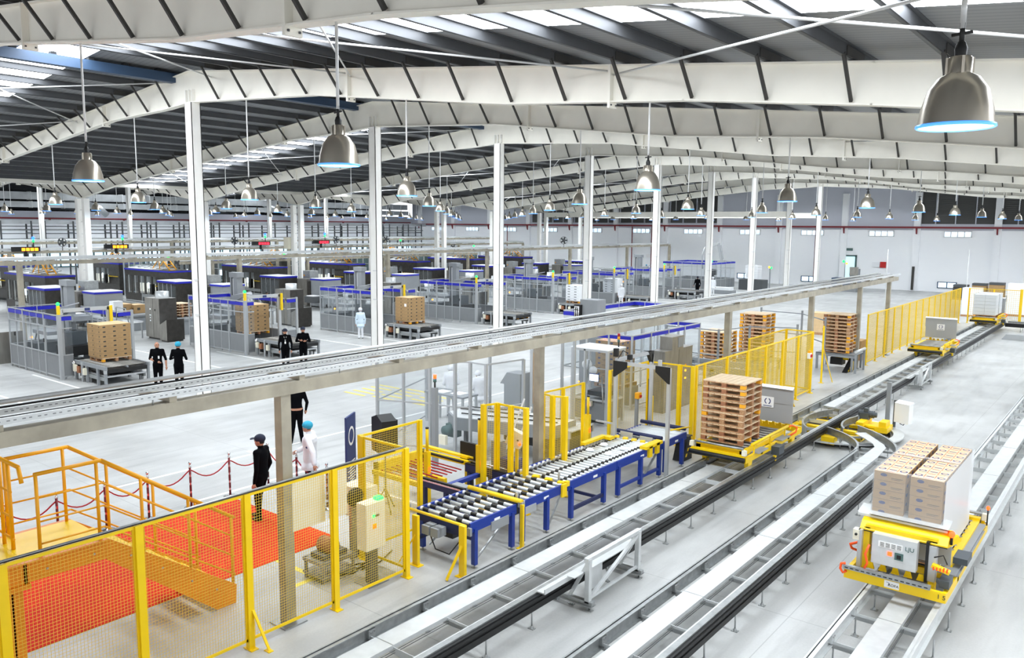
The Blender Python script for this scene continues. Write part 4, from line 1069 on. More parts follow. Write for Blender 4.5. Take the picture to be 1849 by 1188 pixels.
for k in range(5): m.tube([(.3, .2 + k * .22, .64), (1.1, .25 + k * .22, .64)], .02, 6)
m.build('slat_bed', parent=ys_)
m = mb('yellow').tube([(0, 1.6, .9), (1.5, 1.6, .88)], .03, 6).bar((1.4, 1.55, .88), (0, 1.55, .9), .1, .05).use('black').bar((1.4, 1.36, .82), (.1, 1.36, .84), .06, .04); m.build('guide_bar', parent=ys_)
def light_post(x, y, label, h=1.95, h1=1.2):
    g = thing('light_curtain_post', label, 'post', (x, y, 0))
    mb('yellow').box(-.06, .06, -.05, .05, 0, h1).box(-.08, .08, -.07, .07, 0, .012).build('base', parent=g)
    mb('yellow').tube([(0, 0, h1), (0, 0, h)], .035, 10).build('tube', parent=g)
    mb('black').lathe([(.038, 0), (.038, .03), (.001, .03)], 10, (0, 0, h)).use('signal_red').box(.06, .07, -.03, .03, h1 - .45, h1 - .35).build('cap', parent=g)
light_post(-12.0, 12.15, 'yellow two-step light curtain post left of the black screen', 1.65, 1.15)
light_post(-11.0, 12.72, 'yellow two-step light curtain post right of the black screen', 1.9, 1.35)
light_post(-10.9, 16.8, 'yellow light curtain post with blue clamp beside the aluminium portal', 1.75, 1.3)
ms = thing('black_screen', 'back of a black flat screen standing behind the blue chain beams', 'screen', (-11.9, 13.1, 0))
mb('black_rubber').box(0, .62, 0, .06, .72, 1.2).box(.06, .56, .06, .1, .78, 1.12).build('panel', parent=ms); mb('grey_dark').box(.26, .36, .02, .06, 0, .72).box(.1, .5, -.1, .2, 0, .03).build('stand', parent=ms)
sp_ = thing('loudspeaker', 'large black covered loudspeaker on a stand behind the mesh fences', 'speaker', (-12.3, 11.2, 0), -.35)
m = mb('black').prism([(-.28, -.18), (.28, -.18), (.22, .2), (-.22, .2)], 1.3, 2.0); m.prism([(-.28, 2.0), (.28, 2.0), (.0, 2.1)], -.18, .15, 'y'); m.build('cabinet', parent=sp_)
m = mb('grey_dark').tube([(0, 0, .3), (0, 0, 1.3)], .02, 8)
for a in (0, 2.1, 4.2): m.tube([(0, 0, .5), (.3 * math.cos(a), .3 * math.sin(a), .01)], .014, 6)
m.build('tripod', parent=sp_)
bn = thing('banner_stand', 'narrow upright navy banner with white ring emblem beside the carpet', 'banner', (-13.1, 10.95, 0), .55)
m = mb('ink_blue').add([(-.02, -.3, .1), (.02, -.3, .1), (.02, -.3, 2.0), (-.02, -.3, 2.0), (-.02, .3, .1), (.02, .3, .1), (.02, .3, 2.0), (-.02, .3, 2.0)], [(0, 1, 2, 3), (1, 5, 6, 2), (5, 4, 7, 6), (4, 0, 3, 7), (3, 2, 6, 7), (0, 4, 5, 1)])
m.use('label_white')
for a0 in range(20):
    a, b = a0 * PI / 10, (a0 + 1) * PI / 10
    m.add([(.022, r_ * math.cos(t), 1.55 + r_ * 1.1 * math.sin(t)) for t, r_ in ((a, .14), (b, .14), (b, .19), (a, .19))], [(0, 1, 2, 3)])
for k in range(14): m.box(.021, .023, -.25 + (k % 2) * .1, .2 + (k % 3) * .03, .2 + k * .06, .225 + k * .06)
m.build('banner', parent=bn); mb('chrome').box(-.12, .12, -.32, .32, 0, .1).build('foot', parent=bn)

# mid fences round the pallet inspection cell
fence('narrow yellow mesh gate by the black screen, left of the bridge column', [(-9.92, 12.95), (-10.3, 12.92), (-10.68, 12.93), (-10.80, 12.62)], postw=.09)
fence('yellow mesh corner fence right of the bridge column, nearer piece', [(-9.95, 14.42), (-10.22, 14.30), (-10.62, 14.42)], postw=.09)
fence('yellow mesh fence piece behind the bridge column', [(-10.62, 14.5), (-10.56, 15.2), (-10.55, 16.03)], postw=.07)
fence('yellow mesh fence closing the end of the roller conveyor', [(-10.95, 17.9), (-10.95, 18.25), (-10.9, 19.86)], postw=.07)
fence('yellow mesh fence across the conveyor end, facing the camera', [(-10.85, 19.9), (-9.95, 19.9), (-9.55, 19.9)], postw=.09)
fence('long yellow mesh fence behind the nearest shuttle', [(-9.55, 20.1)] + [(-9.55, 20.6 + 1.5 * k) for k in range(7)], postw=.07, sp=.05, w=.006)
fence('yellow mesh gate folded back at the end of the shuttle fence', [(-9.6, 29.7), (-10.6, 29.8), (-10.6, 26.3)], postw=.06, sp=.05, w=.006)
gpost(-9.88, 31.9, 2.25, 'lone tall yellow post with stay right of the folded mesh gate', (.34, .3), .06, .06)
fence('long distant yellow mesh fence running to the far end of the track', [(-9.70, 37.4 + 1.52 * k) for k in range(15)], postw=.06, sp=.07, w=.008)
fence('far yellow fence crossing behind the farthest shuttle', [(-9.3, 59.3), (-7.9, 59.2), (-6.4, 59.1)], postw=.06, sp=.12, w=.01)
gpost(-6.55, 60.6, 2.25, 'single far yellow post right of the farthest shuttle', None, .16, .08)

# aluminium portal and glass cell
def alu(m, p, q, w=.08): return m.bar(p, q, w, w)
po = thing('aluminium_portal', 'aluminium portal frame with black triangular plates over the conveyor end', 'portal', (-8.72, 16.9, 0))
m = mb('alu')
for x, y in ((0, 0), (-1.45, 0), (-1.4, 1.7)): alu(m, (x, y, 0), (x, y, 2.72))
alu(m, (0, 0, 2.70), (-1.45, 0, 2.70)); alu(m, (-1.45, 0, 2.76), (-1.4, 1.7, 2.76)); alu(m, (-1.45, 0, 1.15), (-2.0, 0, 1.15), .04); m.build('frame', parent=po)
m = mb('black')
for x, s_ in ((0, -1), (-1.45, 1)): m.prism([(x + .05 * -s_, 2.75), (x + .34 * s_, 2.75), (x + .34 * s_, 2.6), (x + .0, 2.35), (x + .05 * -s_, 2.35)], -.06, -.05, 'y')
m.prism([(1.75, 2.8), (1.45, 2.8), (1.7, 2.45)], -1.46, -1.36, 'x'); m.pieces('corner_plate', parent=po)
m = mb('alu').cbox((-.25, 0, 2.82), (.08, .06, .14)).use('black').cbox((-1.45, -.02, 2.95), (.1, .1, .2)).cbox((-1.1, .05, 2.86), (.1, .1, .12)).tube([(-1.4, 0, 2.8), (-1.3, .05, 3.0), (-1.15, .05, 2.95)], .012, 6).pieces('sensor', parent=po)
def signal(x, y, h, lbl, cols=('signal_red', 'signal_green'), pole='grey_paint', pw=.06, z0=0):
    s_ = thing('signal_tower', lbl, 'signal light', (x, y, z0))
    mb(pole).box(-pw, pw, -pw, pw, 0, h).build('pole', parent=s_)
    mb('black').tube([(0, 0, h), (0, 0, h + .14)], .022, 8).build('stem', parent=s_)
    z = h + .14
    for c_ in cols[::-1]:
        mb(c_).tube([(0, 0, z), (0, 0, z + .09)], .042, 10).build('lens', parent=s_); z += .09
signal(-13.6, 14.05, 2.05, 'grey pillar with red and green signal lamp by the glass cell', ('signal_red', 'motor_green'))
ld = thing('white_ladder', 'pair of slanting white bars leaning behind the bridge column', 'ladder', (-11.7, 14.7, 0))
m = mb('box_white').bar((-.41, -.03, .02), (.15, .3, 1.9), .04).bar((-.11, -.14, .02), (.4, .25, 1.75), .04)
for k in range(5): m.bar((-.25 + k * .09, .0 + k * .05, .5 + k * .28), (.05 + k * .09, -.03 + k * .06, .5 + k * .28), .03)
m.build('frame', parent=ld)
gl = thing('glass_enclosure', 'tall aluminium framed glass enclosure around the robot wrapping line', 'enclosure', (-16.2, 14.5, 0))
m = mb('cell_frame'); g = MB().use('glass')
def pane(a, b, z0, z1, nmid=1, post=True):
    g.add([(a[0], a[1], z0), (b[0], b[1], z0), (b[0], b[1], z1), (a[0], a[1], z1)], [(0, 1, 2, 3)])
    for z in (z0, z1, (z0 + z1) / 2): alu(m, (a[0], a[1], z), (b[0], b[1], z), .04)
    if post: alu(m, (a[0], a[1], 0), (a[0], a[1], z1), .07)
P0 = (0, 0); P1 = (.55, .42); P2 = (1.4, .6); P3 = (2.2, .72); P4 = (2.55, .92); P5 = (3.1, .9); P6 = (3.3, 2.2); P7 = (-1.3, 3.2)
for a, b in ((P7, P0), (P0, P2), (P2, P3), (P3, P4), (P4, P5), (P5, P6)): pane(a, b, .1, 2.5)
alu(m, (-.65, 1.6, 0), (-.65, 1.6, 2.5), .07); alu(m, (.7, .3, 0), (.7, .3, 2.5), .05); alu(m, (P6[0], P6[1], 0), (P6[0], P6[1], 2.5), .07)
for x, y in ((.2, 4.5), (1.6, 4.9), (2.6, 5.0), (3.3, 4.6)): alu(m, (x, y, 0), (x, y, 2.9), .07)
m.build('frame', parent=gl); g.build('glazing', parent=gl)
cvb = thing('curved_belt', 'grey belt conveyor inside the glass enclosure leading to the wrapping line', 'conveyor', (-14.8, 16.3, 0))
m = mb('grey_paint').prism([(0, .2), (.0, -.5), (.6, -.9), (3.2, -.0), (3.2, 1.0), (1.0, .8)], .62, .95).use('alu_white').prism([(0.03, .17), (.03, -.45), (.62, -.85), (3.2, .05), (3.2, .95), (1.0, .76)], .95, .96)
m.build('trough', parent=cvb)
m = mb('black'); m.bar((.1, -.1, .99), (3.1, .75, .99), .03).bar((.5, -.5, .99), (3.1, .3, .99), .03).bar((.1, .2, .99), (1.2, .6, .99), .03); m.build('guide_rail', parent=cvb)
for x, y in ((.4, -.2), (1.5, .2), (2.8, .5)): mb('grey_dark').box(x - .05, x + .05, y - .05, y + .05, 0, .62).build('leg', parent=cvb)
m = mb('motor_green').lathe([(.001, 0), (.14, 0), (.14, .45), (.001, .45)], 12, (.3, -.95, .55), 'y').box(.15, .5, -.75, -.5, .35, .7).use('cream').box(.3, .55, -1.2, -1.1, .25, .5); m.build('gear_motor', parent=cvb)
rb = thing('grey_hopper', 'tall grey machine column inside the glass enclosure behind the rollers', 'machine', (-14.4, 18.3, 0))
mb('grey_paint').box(-.3, .3, -.2, .3, 0, 1.4).prism([(-.45, 1.4), (.3, 1.4), (.3, 1.75), (-.2, 1.75)], -.2, .3, 'y').build('body', parent=rb)
mb('alu').box(.5, .6, 0, .1, 0, 2.6).box(.7, .8, 0, .1, 0, 2.6).use('wood_yellow').box(.63, .67, 0, .05, .9, 2.4).build('mast', parent=rb)
# silver wrapping machine box with screen
wb = thing('wrapping_machine', 'white framed wrapping machine with clear panels and small blue screen', 'machine', (-13.9, 20.5, 0))
m = mb('alu')
for x in (0, 1.25):
    for y in (0, .95): alu(m, (x, y, 0), (x, y, 2.3))
for z in (2.27, .75): 
    for a, b in (((0, 0), (1.25, 0)), ((1.25, 0), (1.25, .95)), ((0, .95), (1.25, .95)), ((0, 0), (0, .95))): alu(m, (a[0], a[1], z), (b[0], b[1], z), .06)
alu(m, (.45, 0, .1), (.45, 0, 2.3), .06); m.use('box_white').box(-.05, 1.3, -.05, 1.0, 2.3, 2.33).build('frame', parent=wb)
g = MB().use('glass').quad((0, 0, .8), (1.25, 0, .8), (1.25, 0, 2.25), (0, 0, 2.25)).quad((1.25, 0, .8), (1.25, .95, .8), (1.25, .95, 2.25), (1.25, 0, 2.25)); g.build('clear_panel', parent=wb)
mb('grey_panel').box(.05, 1.2, .05, .9, .1, .72).use('black').box(.5, 1.15, .1, .8, .85, 1.0).build('lower_body', parent=wb)
mb('screen_white').box(.68, .98, -.08, -.06, 1.35, 1.55).use('ink_blue').box(.66, .98, -.06, -.02, 1.33, 1.57).build('screen', parent=wb)
mb('box_white').ball((.3, .35, 1.75), .16).ball((.62, .2, 1.62), .13).use('galv').tube([(.4, .3, 1.9), (.6, -.1, .9), (.7, -.3, .1)], .02, 6).tube([(1.1, -.05, 1.5), (1.3, -.25, .5)], .02, 6).build('film_roll', parent=wb)
mb('signal_orange').ball((.25, -.02, 1.25), .022, n=8, m=5).ball((.1, -.02, 1.25), .016, n=8, m=5).use('cream').box(.6, .75, -.1, 0, .55, .7).use('signal_red').box(.64, .7, -.12, -.1, .56, .62).build('button', parent=wb)
signal(-12.75, 21.3, .01, 'small red yellow green signal lamp on top of the wrapping machine', ('rope_red', 'wood_yellow', 'motor_green'), 'black', .02, 2.33)
cl = thing('outfeed_conveyor', 'flat grey roller bed leading from the wrapping machine to the blue conveyor', 'conveyor', (-12.9, 16.6, 0))
m = mb('alu').box(0, 1.6, 0, .05, .62, .82).box(0, 1.6, 1.05, 1.1, .62, .82).use('galv_light').box(0, 1.6, .05, 1.05, .78, .8).use('grey_dark').box(.2, 1.5, .1, 1.0, .2, .6); m.build('bed', parent=cl)
for x in (.1, 1.5):
    for y in (.03, 1.07): mb('alu').box(x - .04, x + .04, y - .04, y + .04, 0, .62).build('leg', parent=cl)
# stainless cabinets
sc2 = thing('steel_cabinet', 'large stainless double cabinet with air conditioner behind the mesh fence corner', 'cabinet', (-12.6, 23.1, 0))
mb('steel').box(0, .42, 0, 2.0, .1, 2.0).box(.42, .5, .02, .98, .1, 2.0).box(.42, .5, 1.0, 1.98, .1, 2.0).box(0, .5, 0, 2, 2.0, 2.03).box(0, .5, 0, 2, 0, .1).build('body', parent=sc2)
mb('steel').box(.05, .5, .5, 1.3, 2.03, 2.45).use('grey_panel').box(.5, .51, .9, 1.25, 2.08, 2.4).build('air_conditioner', parent=sc2)
m = mb('signal_orange').box(.5, .515, 1.45, 1.53, 1.2, 1.26).box(.5, .515, 1.45, 1.53, .95, 1.0).use('wood_yellow').box(.5, .51, 1.44, 1.54, 1.35, 1.45).use('label_white').box(.5, .51, 1.0, 1.08, 1.0, 1.25).build('indicator', parent=sc2)
# blue band enclosure behind with brown boxes
be = thing('blue_band_enclosure', 'glass enclosure with blue top band standing behind the stainless cabinet', 'enclosure', (-14.9, 22.8, 0))
m = mb('alu'); b = mb('blue_band'); g = MB().use('glass'); gp = mb('grey_panel')
pts = [(0, 0), (1.7, .1), (1.75, 5.0), (0, 5.0)]
for a, c in zip(pts, pts[1:] + pts[:1]):
    b.bar((a[0], a[1], 2.38), (c[0], c[1], 2.38), .03, .12); alu(m, (a[0], a[1], 2.46), (c[0], c[1], 2.46), .04); alu(m, (a[0], a[1], .1), (c[0], c[1], .1), .04); alu(m, (a[0], a[1], 1.25), (c[0], c[1], 1.25), .03)
    n_ = 4 if abs(c[1] - a[1]) > 2 else 2
    for i in range(n_): t_ = i / n_; alu(m, (a[0] + (c[0] - a[0]) * t_, a[1] + (c[1] - a[1]) * t_, 0), (a[0] + (c[0] - a[0]) * t_, a[1] + (c[1] - a[1]) * t_, 2.48), .06)
    g.quad((a[0], a[1], .15), (c[0], c[1], .15), (c[0], c[1], 2.3), (a[0], a[1], 2.3))
m.build('frame', parent=be); b.build('blue_band', parent=be); g.build('glazing', parent=be)
text('Schenck', .08, 'label_white', be, (1.77, 2.2, 2.38), (PI / 2, 0, PI / 2)) if False else None
pallet((-14.7, 23.0, .6), 'pallet below the brown cartons inside the blue banded enclosure', None)
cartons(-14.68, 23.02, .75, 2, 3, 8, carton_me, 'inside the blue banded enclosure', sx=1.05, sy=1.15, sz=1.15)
tag(mb('grey_paint').box(-14.75, -13.6, 22.95, 24.1, 0, .6).build('lift_table'), 'grey lift table under the cartons inside the blue banded enclosure', 'table')
rt_ = thing('lift_mast', 'grey palletizer mast with rollers rising above the cable bridge', 'machine', (-16.8, 25.2, 0))
mb('grey_paint').box(0, .75, 0, .6, 0, 3.3).box(-.35, .2, -.1, .5, 1.9, 2.4).prism([(.2, 2.2), (1.3, 2.05), (1.6, 1.75), (.2, 1.9)], -.1, .0, 'y').build('mast', parent=rt_)
m = mb('black').box(-.2, .1, -.12, .1, 2.4, 3.1).use('chrome')
for x in (-.13, -.05, .03): m.tube([(x, -.15, 2.45), (x, -.15, 3.05)], .025, 8)
m.build('roller_pack', parent=rt_)
# grey gate structures with pallet stacks beyond the yellow fence
for i, (x, y, n_, w_) in enumerate(((-13.6, 32.6, 13, 'in the left stack beyond the yellow fence'), (-14.3, 30.3, 11, 'in the lower left stack behind the grey posts'), (-10.98, 35.3, 11, 'in the tall stack on the grey roller table'))):
    z0 = .75 if i == 2 else .5
    stack(x, y, z0, n_ if i != 1 else 9, w_, .75 if i < 2 else .3, 1.05, 1.05)
    tb = thing('roller_table', 'grey steel roller table under the pallet stack, %s' % ('left one', 'lower left one', 'right one beside the track')[i], 'table', (x - .2, y - .15, 0))
    m = mb('grey_paint').box(0, 1.6, 0, .08, z0 - .16, z0 - .02).box(0, 1.6, 1.4, 1.48, z0 - .16, z0 - .02).box(0, 1.6, 0, 1.48, z0 - .06, z0 - .04); m.build('frame', parent=tb)
    for a in (.05, 1.5):
        for c_ in (.05, 1.4): mb('grey_paint').box(a - .04, a + .04, c_ - .03, c_ + .05, 0, z0 - .1).build('leg', parent=tb)
    if i == 2: mb('black').box(.5, 1.0, .4, .9, .2, .5).use('yellow').lathe([(.001, 0), (.1, 0), (.1, .5), (.001, .5)], 10, (.7, .6, .5), 'x').build('motor', parent=tb)
gf = thing('grey_guard_frame', 'grey post and mesh guard frame around the pallet stacks beyond the yellow fence', 'frame', (-14.9, 28.5, 0))
m = mb('grey_paint')
for x, y, h in ((0, 0, 2.2), (2.2, 0, 2.2), (2.6, 2.0, 2.2), (4.2, 2.8, 2.3), (4.2, 6.2, 2.3), (.5, 8.5, 2.3), (2.5, 8.3, 2.3)): alu(m, (x, y, 0), (x, y, h), .07)
for a, b_ in (((0, 0), (2.2, 0)), ((2.2, 0), (2.6, 2)), ((2.6, 2), (4.2, 2.8)), ((.5, 8.5), (2.5, 8.3)), ((2.5, 8.3), (4.2, 6.2))):
    for z in (1.2, 2.15): alu(m, (a[0], a[1], z), (b_[0], b_[1], z), .04)
m.build('frame', parent=gf)
fs = thing('roller_guard', 'small grey frame with round bar before the right pallet stack', 'guard', (-9.45, 34.9, 0))
m = mb('grey_paint').box(-.04, .04, -.04, .04, 0, .9).box(-.04, .04, 1.2, 1.28, 0, .9).use('galv_light').tube([(0, -.05, .92), (0, 1.3, .92)], .06, 10).build('frame', parent=fs)
m = mb('black').prism([(-.1, 0), (.9, 0), (.9, .5)], -.5, -.3, 'x').use('yellow')
for k in range(4): m.box(-.3, -.295, .1 + k * .2, .2 + k * .2, .02, .1 + k * .1)
m.build('wedge', parent=fs)

bx = thing('operator_box', 'tilted cream operator box hanging on the narrow mesh gate', 'control box', (-10.35, 13.15, 0), .3)
mb('cream').cbox((0, 0, 1.52), (.34, .16, .34), 0, 0, .35).use('signal_red').cbox((.13, -.09, 1.42), (.05, .03, .04)).use('black').cbox((.08, -.09, 1.5), (.03, .02, .03)).build('box', parent=bx); mb('yellow').box(-.03, .03, .05, .11, 0, 1.5).build('post', parent=bx)
tag(mb('ink_blue').box(-10.9, -10.5, 13.3, 13.6, 0, .95).use('grey_panel').box(-11.15, -10.92, 13.3, 13.55, 0, 1.3).build('blue_crate'), 'dark blue perforated crate behind the narrow mesh gate', 'crate')
es = thing('emergency_stop', 'orange emergency stop box with black switch post inside the conveyor end fence', 'switch', (-10.7, 18.9, 0))
mb('grey_paint').box(-.04, .04, -.04, .04, 0, 1.45).build('post', parent=es)
mb('wood_yellow').box(-.02, .1, -.08, .08, 1.4, 1.56).use('red').box(.1, .14, -.03, .03, 1.44, 1.5).build('button_box', parent=es)
mb('black').box(.28, .34, .1, .16, .5, 1.95).use('yellow').box(.36, .42, .1, .16, 0, 1.5).build('switch_post', parent=es)
es = thing('emergency_stop', 'small red and white stop button on the folded mesh gate post', 'switch', (-9.55, 29.2, 1.45))
mb('box_white').box(0, .1, -.1, .1, -.1, .1).use('red').box(.1, .15, -.05, .05, -.05, .05).use('wood_yellow').box(.0, .09, -.05, .05, .1, .18).build('button_box', parent=es)
# ================================================================ palletizer cells, one per bay
PIT = 8.05
def fence_strip(m, b, g, gp, a, c, H=2.5, low=.95, n_=3, blue=True, panel=True):
    a = Vector((a[0], a[1], 0)); c = Vector((c[0], c[1], 0)); up = Vector((0, 0, 1))
    for z in (.12, low, 1.98, H - .02):
        m.bar(a + up * z, c + up * z, .04, .04)
    if blue: b.bar(a + up * (H - .14), c + up * (H - .14), .03, .15)
    if panel: gp.bar(a + up * (low / 2 + .06), c + up * (low / 2 + .06), .015, low - .12)
    g.quad(a + up * low, c + up * low, c + up * (H - .22), a + up * (H - .22))
    for i in range(1, n_): p = a.lerp(c, i / n_); m.bar(p + up * .02, p + up * H, .035, .035)
def cell():
    r = thing('palletizer_cell', '', 'enclosure', (-32.45, 13.05, 0))
    m = mb('cell_frame'); b = mb('blue_band'); g = MB().use('glass'); gp = mb('grey_panel')
    xs = [0, -1.35, -3.35, -4.85]
    for i, (a, c, n_) in enumerate(((0, -1.35, 1), (-1.35, -3.35, 3), (-3.35, -4.85, 2))): fence_strip(m, b, g, gp, (a, 0), (c, 0), n_=n_)
    fence_strip(m, b, g, gp, (-4.85, 0), (-4.85, 2.2), n_=2)
    fence_strip(m, b, g, gp, (-4.85, 2.2), (-4.3, 2.2), n_=1); fence_strip(m, b, g, gp, (-3.2, 2.2), (-.1, 2.2), n_=3)
    fence_strip(m, b, g, gp, (0, 0), (0, .45), n_=1)
    fence_strip(m, b, g, gp, (.1, 2.2), (.1, 2.75), n_=1)
    for x, w in ((0, .13), (-1.35, .07), (-3.35, .08), (-4.85, .05)): m.box(x - w / 2, x + w / 2, -w / 2, w / 2, 0, 2.52)
    m.box(.06, .14, 2.7, 2.8, 0, 2.52); m.build('frame', parent=r); b.build('blue_band', parent=r); g.build('glazing', parent=r); gp.build('lower_panel', parent=r)
    m = mb('alu').box(-.2, -.08, .18, 2.0, 2.58, 2.72).box(-.2, -.08, .1, .2, 0, 2.7).box(-.2, -.08, 1.86, 2.0, 0, 2.7).use('ink_blue').box(-.07, -.06, 1.0, 1.2, 2.6, 2.7); m.build('exit_gate', parent=r)
    m = mb('yellow').box(-.05, .05, -.05, .05, 2.3, 2.86).box(-.03, .05, 1.92, 2.02, 1.95, 2.75); m.pieces('light_curtain', parent=r)
    mb('signal_green').ball((0, 0, 2.93), .07, n=8, m=6).build('signal_lamp', parent=r)
    mb('black').box(-1.4, -1.34, -.06, -.03, 1.35, 1.5).box(-4.3, -4.2, -.05, -.02, 1.35, 1.5).build('door_handle', parent=r)
    return r
def mast():
    r = thing('palletizer_mast', '', 'machine', (-35.9, 14.9, 0))
    m = mb('grey_paint').box(-.1, .2, -.15, .15, 0, 3.5).box(-.42, -.32, -.15, .15, 0, 3.35).box(-.45, .28, -.18, .2, 3.35, 3.6).box(-.5, .4, -.25, .3, 0, .3); m.build('column', parent=r)
    mb('black').box(-.32, -.1, -.08, .1, .3, 3.3).use('alu').box(-.28, -.16, -.1, -.08, .6, 3.3).build('carriage_guide', parent=r)
    m = mb('grey_paint').prism([(.2, 2.1), (1.1, 2.45), (1.1, 2.6), (.2, 2.5)], -.5, -.3, 'y').box(.2, 1.2, -.4, .4, 1.95, 2.15).box(-1.6, -.1, -.9, -.3, 1.3, 1.45).use('alu').bar((-1.7, -.8, .9), (-1.2, -.8, 1.7), .05).bar((.3, -.4, 2.5), (1.6, -.3, 2.75), .04); m.build('gripper_arm', parent=r)
    m = mb('motor_grey').box(-1.9, -.6, -1.2, -.3, .5, .95).box(.3, 1.0, -.6, .2, .95, 1.5).use('black').box(.4, 1.4, -.8, .3, .55, .95); m.pieces('transfer_table', parent=r)
    mb('signal_orange').ball((-.9, -1.22, 1.2), .05, n=8, m=5).build('pilot_lamp', parent=r)
    return r
def exit_conv():
    r = thing('exit_conveyor', '', 'conveyor', (-32.3, 13.45, 0))
    L = 2.6
    m = mb('grey_paint').box(0, L, 0, .06, .62, .76).box(0, L, 1.6, 1.66, .62, .76).box(0, L, .8, .84, .66, .72); m.build('side_frame', parent=r)
    me = mb('steel').tube([(0, .08, .72), (0, 1.58, .72)], .03, 6).mesh('roller')
    for k in range(12): o = bpy.data.objects.new('roller', me); COL.objects.link(o); o.parent = r; o.location = (.12 + k * .21, 0, 0)
    m = mb('grey_paint')
    for x in (.1, 1.0, 1.9, 2.5):
        for y in (.03, 1.63): m.box(x - .05, x + .05, y - .04, y + .04, 0, .64)
    m.build('leg', parent=r)
    m = mb('alu').box(.9, 2.5, .1, 1.55, .34, .40).use('black').box(.9, 2.5, .2, .32, .40, .44).box(.9, 2.5, .95, 1.05, .40, .44).use('galv').box(1.0, 2.4, .05, .12, .2, .34).box(1.0, 2.4, 1.5, 1.58, .2, .34)
    for x, y in ((1.1, .1), (2.3, .1), (2.3, 1.5)): m.box(x - .03, x + .03, y - .03, y + .03, 0, .2)
    m.build('lower_chain', parent=r)
    m = mb('black').box(.0, 1.0, .2, 1.5, .1, .5).box(.02, 2.55, .08, 1.58, .5, .64).use('wood_red').box(.3, .5, -.05, .1, .3, .55).use('cream').box(.15, .32, -.12, -.02, .35, .6).box(.95, 1.1, -.12, -.02, .3, .55).use('chrome').ball((.1, -.05, .66), .09, n=8, m=6); m.build('drive', parent=r)  # full-length black block stands in for shade under the rollers; rest is drive
    mb('alu').box(2.45, 2.6, -.02, .04, .5, .62).box(.7, .78, -.06, 0, .0, .74).build('bracket', parent=r)
    return r
def steel_cab():
    r = thing('steel_cabinet', '', 'cabinet', (-41.3, 20.9, 0))
    mb('steel').box(0, 1.45, 0, .95, .1, 2.15).use('stain_dark').box(.8, .82, -.005, 0, .1, 2.15).box(1.45, 1.455, 0, .95, .1, 2.15).box(.1, 1.35, .1, .85, 0, .1).build('body', parent=r)
    mb('galv_light').lathe([(.001, 2.5), (.33, 2.5), (.33, 2.15)], 16, (.95, .45, 0)).build('roof_fan', parent=r)
    m = mb('screen_white').box(.5, .56, -.01, -.004, 1.55, 1.6).box(.44, .6, -.01, -.004, 1.25, 1.27).box(.5, .54, -.01, -.004, 1.1, 1.14).box(.5, .54, -.01, -.004, .95, 1.0).use('black').box(1.0, 1.05, -.02, 0, 1.5, 1.6); m.build('indicator', parent=r)
    return r
def console():
    r = thing('control_console', '', 'console', (-39.6, 20.75, 0))
    m = mb('steel').prism([(0, 0.08), (.7, .08), (.7, 1.15), (.0, .85)], 0, .95, 'y').use('stain_dark').prism([(.71, .08), (.705, .08), (.705, 1.15), (.71, 1.15)], 0, .95, 'y').box(.05, .65, .05, .9, 0, .08)
    m.build('body', parent=r); mb('screen_white').add([(.15, .15, .93), (.6, .15, 1.125), (.6, .5, 1.125), (.15, .5, .93)], [(0, 1, 2, 3)]).use('black').add([(.05, .55, .885), (.3, .55, .99), (.3, .9, .99), (.05, .9, .885)], [(0, 1, 2, 3)]).build('panel', parent=r)
    return r
def labeller():
    r = thing('labelling_machine', '', 'machine', (-44.2, 20.4, 0))
    m = mb('box_white').box(0, .5, 0, .5, 1.1, 1.8).prism([(.1, 0), (.4, 0), (.3, 1.1), (.15, 1.1)], .1, .35, 'y').use('alu').box(-.2, .7, -.2, .7, 0, .06); m.build('head', parent=r)
    m = mb('alu').box(-3.2, 3.0, -.5, -.44, .85, .92).box(-3.2, 3.0, .3, .36, .85, .92).use('galv_light').box(-3.2, 3.0, -.44, .3, .84, .86); m.build('belt', parent=r)
    m = mb('alu')
    for x in (-3.0, -1.6, -.4, 1.0, 2.8):
        for y in (-.47, .33): m.box(x - .03, x + .03, y - .03, y + .03, 0, .85)
    m.build('leg', parent=r)
    m = mb('black').box(-.4, -.1, -.3, .1, .95, 1.3).box(.8, 1.1, -.2, .2, 1.0, 1.2).ball((-.2, 0, 1.25), .2, n=10, m=6).use('screen_white').box(.02, .3, -.02, -.01, 1.4, 1.6).use('galv').tube([(1.6, -.4, .9), (1.6, -.4, 1.6), (2.6, -.4, 1.6), (2.9, -.4, .9)], .03, 6); m.build('applicator', parent=r)
    mb('grey_dark').box(-3.0, -1.9, -1.0, -.2, .5, .95).use('paper').box(-2.9, -2.2, -.9, -.3, .95, 1.0).build('side_table', parent=r)
    return r
def blue_cab():
    r = thing('machine_cabinet', '', 'cabinet', (-49.6, 20.0, 0))
    m = mb('steel').box(0, 1.1, .6, 2.3, .1, 2.05).use('grey_paint').box(1.35, 2.8, .8, 2.4, .1, 2.05).use('stain_dark').box(1.1, 1.35, .7, 2.2, .1, 1.9).use('box_white').box(1.35, 2.8, .8, 2.4, 2.05, 2.12); m.build('body', parent=r)
    mb('blue_band').box(1.3, 2.83, .77, .8, 1.98, 2.08).box(2.8, 2.83, .77, 2.4, 1.98, 2.08).build('blue_band', parent=r)
    mb('galv').box(-.1, .7, 1.2, 2.0, 2.05, 2.6).use('wood_yellow').box(.0, .1, 1.17, 1.2, 2.2, 2.3).build('hood', parent=r)
    return r
